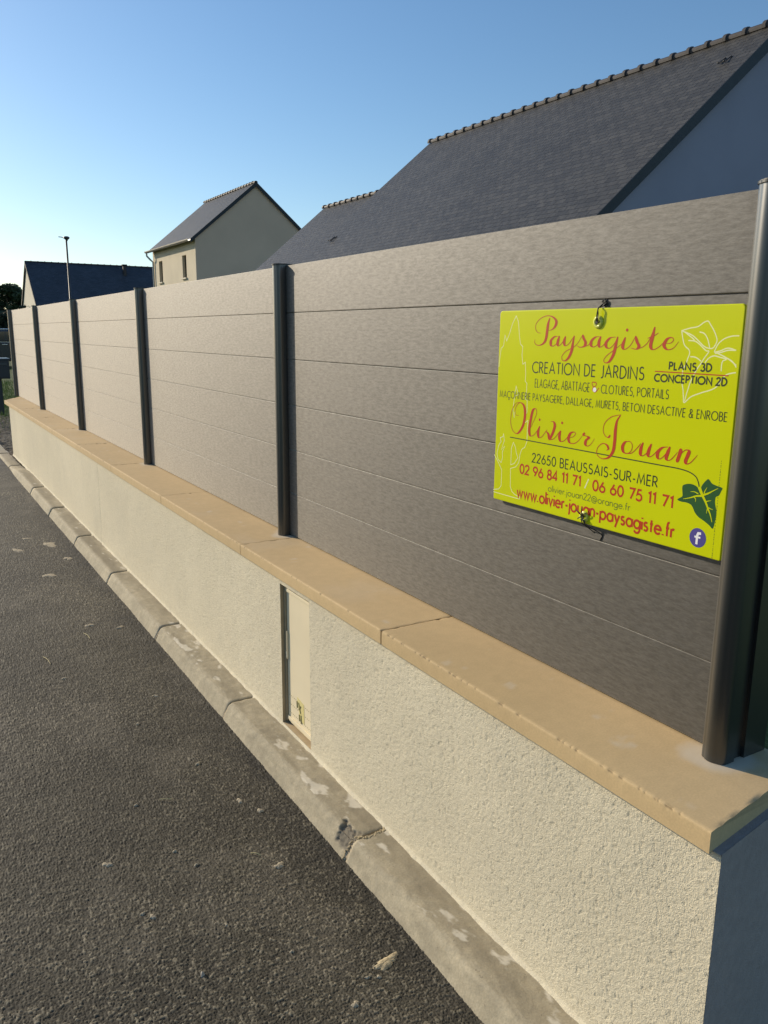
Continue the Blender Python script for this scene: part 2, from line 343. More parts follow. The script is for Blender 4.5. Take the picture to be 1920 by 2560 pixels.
# ------------------------------------------------------------------ kerb
kerb = empty("kerb", (KX, 4, -.65), "grey concrete kerb between the asphalt and the rendered wall", "kerb", kind='structure')
prof = [(-.200, -.580)] + [(-.200 - .012 * i, -.5755) for i in range(1, 9)] + [(-.3005, -.5760), (-.307, -.5775), (-.3135, -.5815), (-.318, -.5875)] + [(-.318 - .0045 * i, -.5875 - .0095 * i) for i in range(1, 7)] + [(-.352, -.70)]
def kerb_stone(y0, y1, drop=None, name="kerb_stone", chip=False, jit=0.0):
    n = max(8, int((y1 - y0) / (.004 if y0 < 2.5 else .02 if y0 < 5 else .05))); yv = np.linspace(y0 + .003, y1 - .003, n)
    m0 = len(prof); kk = np.arange(0, m0 - 1 + 1e-6, 1 / 3 if y0 < 4 else 1); px = np.interp(kk, np.arange(m0), [p[0] for p in prof]); pz = np.interp(kk, np.arange(m0), [p[1] for p in prof]); m = len(kk)
    PX = np.tile(px, (n, 1)); PZ = np.tile(pz, (n, 1)); YV = np.tile(yv[:, None], (1, m)); K = np.tile(kk, (n, 1))
    PX = PX + jit; arc = K * .012
    nz = fbm(YV * 28, arc * 60, 4, 200) - .5
    PX += -.0022 * nz * (K > 8); PZ += .0030 * nz * (K < 14) + .003 * (fbm(YV * 4, K * 0, 3, 210) - .5)
    PX += -.004 * (fbm(YV * 3, K * 0 + 2, 3, 215) - .5) * (K > 9)
    # rounded stone ends
    ed = np.clip(1 - np.minimum(YV - y0, y1 - YV) / .012, 0, 1); PZ -= .004 * ed * (K < 14); PX += .003 * ed * (K > 9)
    if drop:
        t = np.clip((YV - drop[0]) / (drop[1] - drop[0]), 0, 1); t = t * t * (3 - 2 * t)
        PZ -= t * drop[2] * (K < 13); PZ = np.where((K >= 13) & (K < m0 - 1), PZ - t * drop[2] * np.clip(1 - (K - 13) / 5, 0, 1), PZ)
    cattr = np.zeros_like(K)
    if chip:
        d = np.maximum(np.abs((YV - (y0 + .038)) / .040 + .25 * (K - 11.5) / 3.4), np.abs(K - 11.2) / 3.5); c = np.clip((1 - d - .7 * (fbm(YV * 70, K * .9, 3, 300) - .5)) * 4 + .3, 0, 1)
        PX += .006 * c * (.5 + 1.0 * fbm(YV * 140, K * 1.3, 2, 310)); PZ -= .006 * c * (K < 12) * (.5 + 1.0 * fbm(YV * 140, K * 1.3, 2, 315)); cattr = np.clip(c * 1.6, 0, 1)
    top = np.clip((PX + .318) / .03, 0, 1)
    grime = top * np.clip(.35 + 2.6 * (fbm(YV * 2.3, PX * 18, 5, 230) - .40), 0, 1) + .35 * np.clip((fbm(YV * 9, K * .3, 4, 260) - .55) * 5, 0, 1)
    ss = fbm(YV * 13 + PX * 9, PX * 30 - YV * 5, 5, 240)
    splash = np.clip((ss - (.73 if y0 > 1.9 else .655)) * 18, 0, 1) * (K < 10) + np.clip(1 - (-.205 - PX) / .012, 0, 1) * .7
    V = np.stack([PX.ravel(), YV.ravel(), PZ.ravel()], 1); Fq = grid_faces(n, m)
    base = len(V); ends = []
    o = mesh(name, V, Fq, MA['kerb'], kerb, smooth=True, attrs={'grime': np.clip(grime, 0, 1).ravel(), 'splash': np.clip(splash, 0, 1).ravel(), 'chip': cattr.ravel()})
    # end caps
    bm = bmesh.new(); bm.from_mesh(o.data); bm.verts.ensure_lookup_table()
    bm.faces.new([bm.verts[k] for k in range(m)]); bm.faces.new([bm.verts[(n - 1) * m + k] for k in reversed(range(m))])
    bmesh.ops.recalc_face_normals(bm, faces=bm.faces); bm.to_mesh(o.data); bm.free()
    if (sum(p.normal.z * p.area for p in o.data.polygons) < 0): o.data.flip_normals()
    return o
KJ = [-3.0, -2.0, -1.02, -.045, .93, 1.89, 2.80, 3.795, 4.765, 5.78, 6.76]
for a, b in zip(KJ, KJ[1:]): kerb_stone(a, b, chip=abs(a - .93) < .01, jit=random.uniform(-.003, .003) if b > 1 else 0)
kerb_stone(6.76, 8.42, drop=(7.7, 8.35, .042))
lowp = list(prof); prof = [(x, max(z, -.70) - (.043 if k < 13 else 0 if k > 17 else .043 * (1 - (k - 13) / 5))) for k, (x, z) in enumerate(prof)]
for a in (8.42, 9.42, 10.42, 11.42, 12.42): kerb_stone(a, a + 1.0)
prof = lowp
# mortar filling of the joints next to the chipped stone
V = MB()
for y in KJ[1:]:
    pts = [(-.206, -.581), (-.30, -.581), (-.312, -.588), (-.335, -.625), (-.340, -.66), (-.206, -.66)]
    V.prism(pts, 'y', y - .004, y + .004)
V.build("joint_mortar", MA['joint'], kerb)
jm = MB(); random.seed(5)
for k in range(46):           # crumbly sand mortar squeezed out of the broken joint
    t = k / 45; x = -.215 - .128 * t; z = -.576 if x > -.306 else -.576 - (abs(x) - .306) * 1.6
    r = random.uniform(.0025, .0055); c = Vector((x + random.uniform(-.002, .002), .93 + random.uniform(-.005, .005) - .012 * math.sin(t * 5), z + .0005))
    bm = bmesh.new(); bmesh.ops.create_icosphere(bm, subdivisions=1, radius=r)
    for v in bm.verts: v.co *= random.uniform(.7, 1.2); v.co.z *= .6
    bm.verts.index_update(); jm.add([v.co + c for v in bm.verts], [[v.index for v in f.verts] for f in bm.faces]); bm.free()
jm.build("mortar_crumbs", MA['splat2'], kerb)

# ------------------------------------------------------------------ low rendered wall with coping
WX = -.209; ZB = -.580; ZT = -.036
SK = .157                                     # the wall ends are cut slightly askew
wall = empty("garden_wall", (-.1, 4.5, -.65), "low cream rendered wall with sandy coping, carrying the grey slat fence", "wall")
BX0, BX1, BZ0, BZ1 = 1.408, 1.633, -.566, -.060   # recess of the meter box (y, y, z, z)
yy = [-.088]
brk = [BX0, BX1]
while yy[-1] < 8.97:
    y = yy[-1]; st = .0022 * max(1, ((y + 1.3) / 1.5)) ** 1.25; nxt = min(y + st, 8.97)
    for b in brk:
        if y < b - 1e-6 and nxt > b - st * .4: nxt = b; brk = [q for q in brk if q != b]; break
    yy.append(nxt)
    if nxt >= 8.97: break
ys = np.array(yy)
zs = np.unique(np.concatenate([np.linspace(ZB, BZ0, 6), np.linspace(BZ0, BZ1, 220), np.linspace(BZ1, ZT, 9)]).round(6))
Y, Z = np.meshgrid(ys, zs, indexing='ij')
wx_ = Y + .008 * (fbm(Y * 110, Z * 110, 2, 401) - .5); wz_ = Z + .008 * (fbm(Y * 110, Z * 110, 2, 405) - .5)
f1, f2, idr = voro(wx_ / .0048, wz_ / .0048, 410)
g = fbm(Y * 240, Z * 240, 2, 420); g2 = fbm(wx_ * 210, wz_ * 170, 3, 430)
grain = np.clip((f2 - f1) / .32, 0, 1) * (.35 + .65 * idr)
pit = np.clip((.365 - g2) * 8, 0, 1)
wav = fbm(Y * 6, Z * 6, 3, 440) - .5
aa = np.clip(.0046 / np.gradient(ys), 0, 1)[:, None]        # grain too fine for the mesh far away is left to the bump
grain = .5 + (grain - .5) * aa; g = .5 + (g - .5) * aa; pit = pit * aa
hgt = .00055 * grain + .0009 * (g - .5) - .0009 * pit + .003 * wav
band = np.clip((Z - ZB - .012) / .03, 0, 1)              # smoother strip trowelled at the foot
tb = np.clip((ZT - Z) / .006, 0, 1)
inbox = np.minimum.reduce([np.abs(Y - BX0) + np.where((Z < BZ0) | (Z > BZ1), .1, 0), np.abs(Y - BX1) + np.where((Z < BZ0) | (Z > BZ1), .1, 0)])
hgt = hgt * (.25 + .75 * band) * (.3 + .7 * np.clip(inbox / .006, 0, 1))
flare = np.clip(1 - (Z - ZB) / .016, 0, 1) ** 2
hgt = hgt + flare * .011 * (.7 + .8 * fbm(Y * 25, Z * 0, 3, 450))
hgt -= .004 * np.exp(-((Y - 4.485 + .05 * (Z + .3)) / .006) ** 2)          # hairline joint in the render
hgt += .002 * (1 - tb)
Xw = WX - hgt
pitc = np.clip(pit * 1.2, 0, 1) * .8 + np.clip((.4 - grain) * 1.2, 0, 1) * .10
dirt = np.clip(1 - (Z - ZB) / .05, 0, 1) * np.clip((fbm(Y * 9, Z * 12, 4, 460) - .5) * 4, 0, 1) * .5 + np.clip((fbm(Y * 2.2, Z * 1.1, 5, 470) - .62) * 6, 0, 1) * .25
Fq = grid_faces(len(ys), len(zs)); cy = (ys[:-1] + ys[1:])[:, None] / 2 + 0 * zs[None, :-1]; cz = (zs[:-1] + zs[1:])[None, :] / 2 + 0 * ys[:-1, None]
keep = ~((cy > BX0) & (cy < BX1) & (cz > BZ0) & (cz < BZ1)).ravel()
Fq = Fq[keep][:, ::-1]
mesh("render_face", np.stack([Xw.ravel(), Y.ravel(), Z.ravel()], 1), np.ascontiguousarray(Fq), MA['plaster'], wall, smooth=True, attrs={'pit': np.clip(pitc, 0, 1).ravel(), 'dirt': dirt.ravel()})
# wall core: ends and back
core = MB()
XB = .085
def ey(x, y0): return y0 + SK * (x - WX)
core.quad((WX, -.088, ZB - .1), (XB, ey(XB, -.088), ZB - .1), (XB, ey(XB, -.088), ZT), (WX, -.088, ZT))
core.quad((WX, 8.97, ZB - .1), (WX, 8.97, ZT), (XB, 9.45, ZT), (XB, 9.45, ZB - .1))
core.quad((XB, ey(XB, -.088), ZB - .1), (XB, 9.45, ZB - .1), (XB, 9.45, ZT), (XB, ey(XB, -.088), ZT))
core.build("wall_core", mat("shade_toned_render", (.34, .29, .265), .92, .2, var=[(2, .06), (60, .06)], bump=[(300, .8, .002, 3), (700, .3, .0008, 2)]), wall)  # the wall's cream render, darkened so its colour carries the end's shade
tl = MB(); tl.quad((WX - .003, -.088, ZT - .0008), (XB, ey(XB, -.088), ZT - .0008), (XB, 9.45, ZT - .0008), (WX - .003, 8.97, ZT - .0008)); tl.build("wall_top", bpy.data.materials['shade_toned_render'], wall)
# coping stones
POSTS = [.072, 2.029, 3.995, 5.960, 7.924, 9.885]
CJ = [None, .945, 1.965, 3.007, 4.053, 5.059, 6.08, 7.097, 8.114, None]
CW = -.2215
def coping(y0, y1, k, skew0=None, skew1=None, gap=.0022):
    xv = np.concatenate([[CW, CW, CW, CW, CW + .0003, CW + .0014], np.linspace(CW + .009, .095, 26), [.095]])
    zv = np.concatenate([[-.0385, -.028, -.016, -.005, -.0012, -.0002], np.zeros(26), [-.0385]])
    n = int((y1 - y0) / (.0032 if y0 < 1.5 else .008 if y0 < 4 else .03)); t = np.linspace(0, 1, n)
    Xc = np.tile(xv, (n, 1)); Zc = np.tile(zv, (n, 1)); m_ = len(xv); K = np.tile(np.arange(m_), (n, 1))
    a = y0 + (SK * (xv - CW) if skew0 else gap + 0 * xv); b = y1 + (skew1 * (xv - CW) if skew1 else -gap + 0 * xv)
    Yc = a[None, :] + (b - a)[None, :] * t[:, None]
    nz = .35 * (fbm(Yc * 160, Xc * 160 + Zc * 190, 3, 500 + k) - .5)
    Zc = Zc + .0007 * nz * (K >= 4); Xc = Xc - .0008 * nz * (K < 5)
    edge = np.exp(-((K - 4.2) / .75) ** 2) * (K < 9)
    ch = edge * np.clip((fbm(Yc * 150, K * .25, 3, 520 + k) - (.60 if k == 0 else .68 if k < 3 else .72)) * 12, 0, 1)
    Xc += .0012 * ch; Zc -= .0012 * ch
    endn = np.minimum(t, 1 - t)[:, None] * (y1 - y0); endf = np.clip(1 - endn / .006, 0, 1)
    ce = endf * np.clip((fbm(Xc * 90, Yc * 3, 3, 540 + k) - .5) * 5, 0, 1); Zc -= .0025 * ce * (K > 4) * (K < m_ - 1)
    mor = np.zeros_like(Xc)
    for py in POSTS:
        d = np.hypot((Yc - py) / 1.0, (Xc - .0) / 1.0); w = .075 + .045 * (fbm(Yc * 18, Xc * 18, 4, 560) - .5)
        mor = np.maximum(mor, np.clip((w - d) / .022, 0, 1))
    mor = np.maximum(mor, np.clip((fbm(Yc * 16, Xc * 22, 4, 580) - .76) * 12, 0, 1) * .6) * (K >= 7)
    sm = np.clip((fbm(Yc * 3.1, Xc * 5, 4, 590 + k) - .56) * 4, 0, 1) * .22 * (K >= 7)
    o = mesh("coping_stone", np.stack([Xc.ravel(), Yc.ravel(), Zc.ravel()], 1), grid_faces(n, m_), MA['coping'], wall, smooth=True, attrs={'mortar': np.clip(np.maximum(mor, sm), 0, 1).ravel(), 'chip': np.clip(ch * .9 + ce * .4, 0, 1).ravel()})
    bm = bmesh.new(); bm.from_mesh(o.data); bm.verts.ensure_lookup_table()
    bm.faces.new([bm.verts[q] for q in range(m_)]); bm.faces.new([bm.verts[(n - 1) * m_ + q] for q in reversed(range(m_))])
    bm.faces.new([bm.verts[q * m_] for q in range(n)] + [bm.verts[q * m_ + m_ - 1] for q in reversed(range(n))])
    bmesh.ops.recalc_face_normals(bm, faces=bm.faces)
    bmesh.ops.split_edges(bm, edges=[e for e in bm.edges if len(e.link_faces) == 2 and e.calc_face_angle(0) > 1.0])
    bm.to_mesh(o.data); bm.free()
ends = [-.074, .945, 1.965, 3.007, 4.053, 5.059, 6.08, 7.097, 8.114, 9.27]
for k in range(9):
    coping(ends[k], ends[k + 1], k, skew0=(k == 0), skew1=(2.3 if k == 8 else None), gap=.0009 if k in (2, 5) else .0024)

# ------------------------------------------------------------------ slat fence
fence = empty("slat_fence", (0, 4.9, 0), "grey composite slat fence between black metal posts on top of the low wall", "fence")
def post_outline(hw=.0250):
    pts = [(.088, hw), (.0265, hw), (.0265, hw - .007), (-.0015, hw - .007), (-.0015, hw)]
    # bowed front face with rounded corners
    for a in np.linspace(90, 10, 8): pts.append((-.022 - .015 * math.cos(R(a)), hw - .015 + .015 * math.sin(R(a))))
    for t in np.linspace(.85, -.85, 9): pts.append((-.0375 - .0035 * (1 - t * t), (hw - .013) * t))
    for a in np.linspace(-10, -90, 8): pts.append((-.022 - .015 * math.cos(R(a)), -hw + .015 + .015 * math.sin(R(a))))
    pts += [(-.0015, -hw), (-.0015, -hw + .007), (.0265, -hw + .007), (.0265, -hw), (.088, -hw)]
    return pts
PO = post_outline()
first = None
for i, py in enumerate(POSTS):
    if first is None:
        e = MB(); e.prism(PO, 'z', 0.0005, 1.0)
        p = e.build("post", MA['post'], None, local=True); bm = bmesh.new(); bm.from_mesh(p.data)
        bmesh.ops.split_edges(bm, edges=[q for q in bm.edges if len(q.link_faces) == 2 and q.calc_face_angle(0) > .8]); bm.to_mesh(p.data); bm.free()
        for q in p.data.polygons: q.use_smooth = True
        c = MB(); big = [(x * 1.05 - (.001 if x < 0 else -.001), y * 1.05) for x, y in [(.090, .0258)] + [q for q in PO if q[0] < -.002 and True] + [(.090, -.0258)]]
        c.prism(big, 'z', 1.0, 1.004); c.prism([(x * .93, y * .93) for x, y in big], 'z', 1.004, 1.0062)
        cp = c.build("post_cap", MA['cap'], None, local=True); cp.parent = p; first = (p, cp)
    else:
        p = first[0].copy(); cp = first[1].copy(); COL.objects.link(p); COL.objects.link(cp); cp.parent = p
    p.parent = fence; p.location = Vector((0, py, 0)) - Vector(ORG[fence.name])
NB = 6
def panel(y0, y1, k):
    h = .997 / NB; pr = []
    for i in range(NB):
        b = .002 + i * h; t = b + h
        pr += [(.0055, b), (.0055, b + .0024), (.0006, b + .0026), (.0001, b + .0034), (0, b + .0050), (0, t - .0008), (.0003, t - .0003)]
        if i < NB - 1: pr += [(.0055, t - .0002)]
        else: pr += [(.004, t), (.0235, t)]
    pr += [(.0235, .002)]
    rs = random.Random(k)
    m_ = MB(); m_.prism(pr, 'y', y0 + .001, y1 - .001)
    o = m_.build("fence_panel", MA['board'], fence)
    return o
for k in range(5): panel(POSTS[k] + .0190, POSTS[k + 1] - .0190, k)

# ------------------------------------------------------------------ meter box in the wall
mbx = empty("meter_box", (WX, 1.52, BZ0), "cream meter box door recessed in the rendered wall just above the kerb", "meter box")
f = MB(); D = .0225
f.quad((WX + .0005, BX1, BZ0), (WX + .0005, BX1, BZ1), (WX + D + .02, BX1, BZ1), (WX + D + .02, BX1, BZ0))
f.quad((WX + .0005, BX0, BZ0), (WX + D + .02, BX0, BZ0), (WX + D + .02, BX0, BZ1), (WX + .0005, BX0, BZ1))
f.quad((WX + .0005, BX0, BZ1), (WX + D + .02, BX0, BZ1), (WX + D + .02, BX1, BZ1), (WX + .0005, BX1, BZ1))
f.quad((WX + .0005, BX0, BZ0), (WX + .0005, BX1, BZ0), (WX + D + .02, BX1, BZ0), (WX + D + .02, BX0, BZ0))
f.quad((WX + D + .02, BX0, BZ0), (WX + D + .02, BX1, BZ0), (WX + D + .02, BX1, BZ1), (WX + D + .02, BX0, BZ1))
f.build("recess", MA['frame'], mbx)
f = MB(); f.box(WX + .012, WX + D + .015, BX1 - .010, BX1 - .003, BZ0 + .006, BZ1 - .003, .0015); f.build("frame", MA['frame'], mbx)
dY0, dY1, dZ0, dZ1 = BX0 + .002, BX1 - .014, BZ0 + .007, BZ1 - .003
f = MB(); f.box(WX + D - .006, WX + D + .012, dY0, dY1, dZ0, dZ1, .003)
f.box(WX + D - .0105, WX + D - .0062, dY0 + .002, dY1 - .002, dZ1 - .022, dZ1 - .010, .0018)
f.box(WX + D - .0105, WX + D - .0062, dY0 + .002, dY1 - .002, dZ0 + .010, dZ0 + .024, .0018)
door = f.build("door", MA['door'], mbx)
f = MB(); f.box(WX + D - .0125, WX + D - .0062, dY1 - .0105, dY1 - .0065, -.325, -.225, .001); f.box(WX + D - .0125, WX + D - .0062, dY1 - .0063, dY1 - .001, -.322, -.300, .001)
h_ = f.build("handle", MA['door'], mbx)
for zz in (-.455, -.487, -.519):
    f = MB()
    for q in range(15):
        y = dY1 - .012 - q * .0125; f.box(WX + D - .0066, WX + D - .006, y - .0036, y, zz - .0016, zz + .0016)
    f.build("perforation_row", MA['dots'], mbx)
f = MB(); f.prism([(1.545, -.440), (1.492, -.448), (1.490, -.520), (1.525, -.512)], 'x', WX + D - .0069, WX + D - .0061); f.build("yellow_mark", MA['yellow'], mbx)
f = MB()
for a, b in (((1.545, -.455), (1.543, -.478)), ((1.532, -.455), (1.516, -.490)), ((1.530, -.480), (1.514, -.462)), ((1.528, -.497), (1.526, -.520)), ((1.514, -.494), (1.513, -.525))):
    f.tube([(WX + D - .0072, *a), (WX + D - .0072, *b)], .0022, 6)
f.build("mark_strokes", MA['dots'], mbx)

# ------------------------------------------------------------------ sign board
SX = -.014; SY = .752            # board plane; s runs to the reader's right = SY - y
sign = empty("advertising_sign", (0, .43, .592), "lime yellow landscaper sign with red script wired to the nearest fence panel", "sign")
bm = bmesh.new()
s0, s1, zt, zb = -.0065, .6440, .8165, .3680
cs = []
for (cx, cz, a0) in ((s1 - .008, zt - .008, 0), (s0 + .008, zt - .008, 90), (s0 + .004, zb + .004, 180), (s1 - .004, zb + .004, 270)):
    for a in np.linspace(a0, a0 + 90, 6): r = .008 if a0 < 180 else .004; cs.append((cx + r * math.cos(R(a)), cz + r * math.sin(R(a))))
fr = [bm.verts.new((SX, SY - s, z)) for s, z in cs]; fa = bm.faces.new(fr)
ex = bmesh.ops.extrude_face_region(bm, geom=[fa]); 
for v in ex['geom']:
    if isinstance(v, bmesh.types.BMVert): v.co.x += .0042
bmesh.ops.recalc_face_normals(bm, faces=bm.faces)
fe = [e for e in bm.edges if abs(e.verts[0].co.x - SX) < 1e-6 and abs(e.verts[1].co.x - SX) < 1e-6]
bmesh.ops.bevel(bm, geom=fe, offset=.0024, segments=4, affect='EDGES', profile=.5)
bm.verts.index_update()
mesh("board", [v.co[:] for v in bm.verts], [[v.index for v in q.verts] for q in bm.faces], MA['sign'], sign); bm.free()

HM = (0.006013578390090575, 0.0002339082394417483, -7.768898903023018, 0.002055770881351338, -0.003981951358661613, 3.8546447062518916, 0.0026602170825460792, -0.00031990709010580603)  # homography taking image pixels to metres on the sign plane
ZOOMS = {'z': (1200, 720, 2.304), 'a': (1220, 760, 4.879), 'b': (1560, 770, 5.184), 'c': (1220, 960, 4.879), 'd': (1560, 1060, 5.184)}
def T(zoom, q):
    """zoomed image pixel -> (s, z) metres on the flat sign"""
    ox, oy, k = ZOOMS[zoom]; u = ox + q[0] / k; v = oy + q[1] / k; w = HM[6] * u + HM[7] * v + 1
    return ((HM[0] * u + HM[1] * v + HM[2]) / w + .010, (HM[3] * u + HM[4] * v + HM[5]) / w)
def spline(P, n=7):
    P = [np.array(p, float) for p in P]
    if len(P) < 3: return P
    out = []
    for i in range(len(P) - 1):
        a = P[max(i - 1, 0)]; b = P[i]; c = P[i + 1]; d = P[min(i + 2, len(P) - 1)]
        for t in np.linspace(0, 1, n, endpoint=False):
            out.append(.5 * (2 * b + (c - a) * t + (2 * a - 5 * b + 4 * c - d) * t * t + (3 * b - a - 3 * c + d) * t ** 3))
    out.append(P[-1]); return out
LIFT = [0.0]
class Ink:
    """flat printed strokes, laid a hair proud of the board; each stroke a little above the last so none coincide"""
    def __init__(s, lift=.0005): s.V = []; s.F = []; s.l = lift
    def stroke(s, pts, w, cap=True, join=1.0):
        P = [np.array(p, float) for p in pts]; Q = [P[0]]
        for p in P[1:]:
            if np.hypot(*(p - Q[-1])) > 1e-6: Q.append(p)
        P = Q; n = len(P)
        if n < 2: return
        W = [w(i / (n - 1), P, i) for i in range(n)] if callable(w) else [w] * n
        if cap:
            d = (P[0] - P[1]) / np.hypot(*(P[0] - P[1])); e = (P[-1] - P[-2]) / np.hypot(*(P[-1] - P[-2]))
            P = [P[0] + d * W[0] * .0] + P[1:-1] + [P[-1] + e * W[-1] * .0]
        b = len(s.V)
        for i in range(n):
            d0 = P[i] - P[i - 1] if i > 0 else P[1] - P[0]; d1 = P[i + 1] - P[i] if i < n - 1 else d0
            d0 = d0 / np.hypot(*d0); d1 = d1 / np.hypot(*d1); t = d0 + d1
            L = np.hypot(*t); t = d0 if L < .35 else t / L
            nn = np.array([-t[1], t[0]]); k = min(1 / max(abs(nn @ np.array([-d0[1], d0[0]])), .35), 2.2)
            for sg in (1, -1):
                q = P[i] + nn * sg * W[i] / 2 * k; s.V.append((SX - s.l - i * 2e-7, SY - q[0], q[1]))
        for i in range(n - 1): s.F.append((b + 2 * i, b + 2 * i + 1, b + 2 * i + 3, b + 2 * i + 2))
        s.l += 1.2e-6
    def poly(s, pts):
        b = len(s.V); s.V += [(SX - s.l, SY - q[0], q[1]) for q in pts]; s.F.append(tuple(range(b, b + len(pts)))); s.l += 1.2e-6
    def disc(s, c, r, n=40, ry=None):
        s.poly([(c[0] + r * math.cos(2 * math.pi * k / n), c[1] + (ry or r) * math.sin(2 * math.pi * k / n)) for k in range(n)])
    def build(s, name, m, label=None):
        o = mesh(name, s.V, s.F, m, sign)
        bm = bmesh.new(); bm.from_mesh(o.data); bmesh.ops.triangulate(bm, faces=[f for f in bm.faces if len(f.verts) > 4])
        for f in bm.faces:
            f.normal_update()
            if f.normal.x > 0: f.normal_flip()
        bm.to_mesh(o.data); bm.free()
        if label: o['label'] = label
        return o
def arc(cx, cy, rx, ry, a0, a1, n=14):
    return [(cx + rx * math.cos(R(a)), cy + ry * math.sin(R(a))) for a in np.linspace(a0, a1, n)]
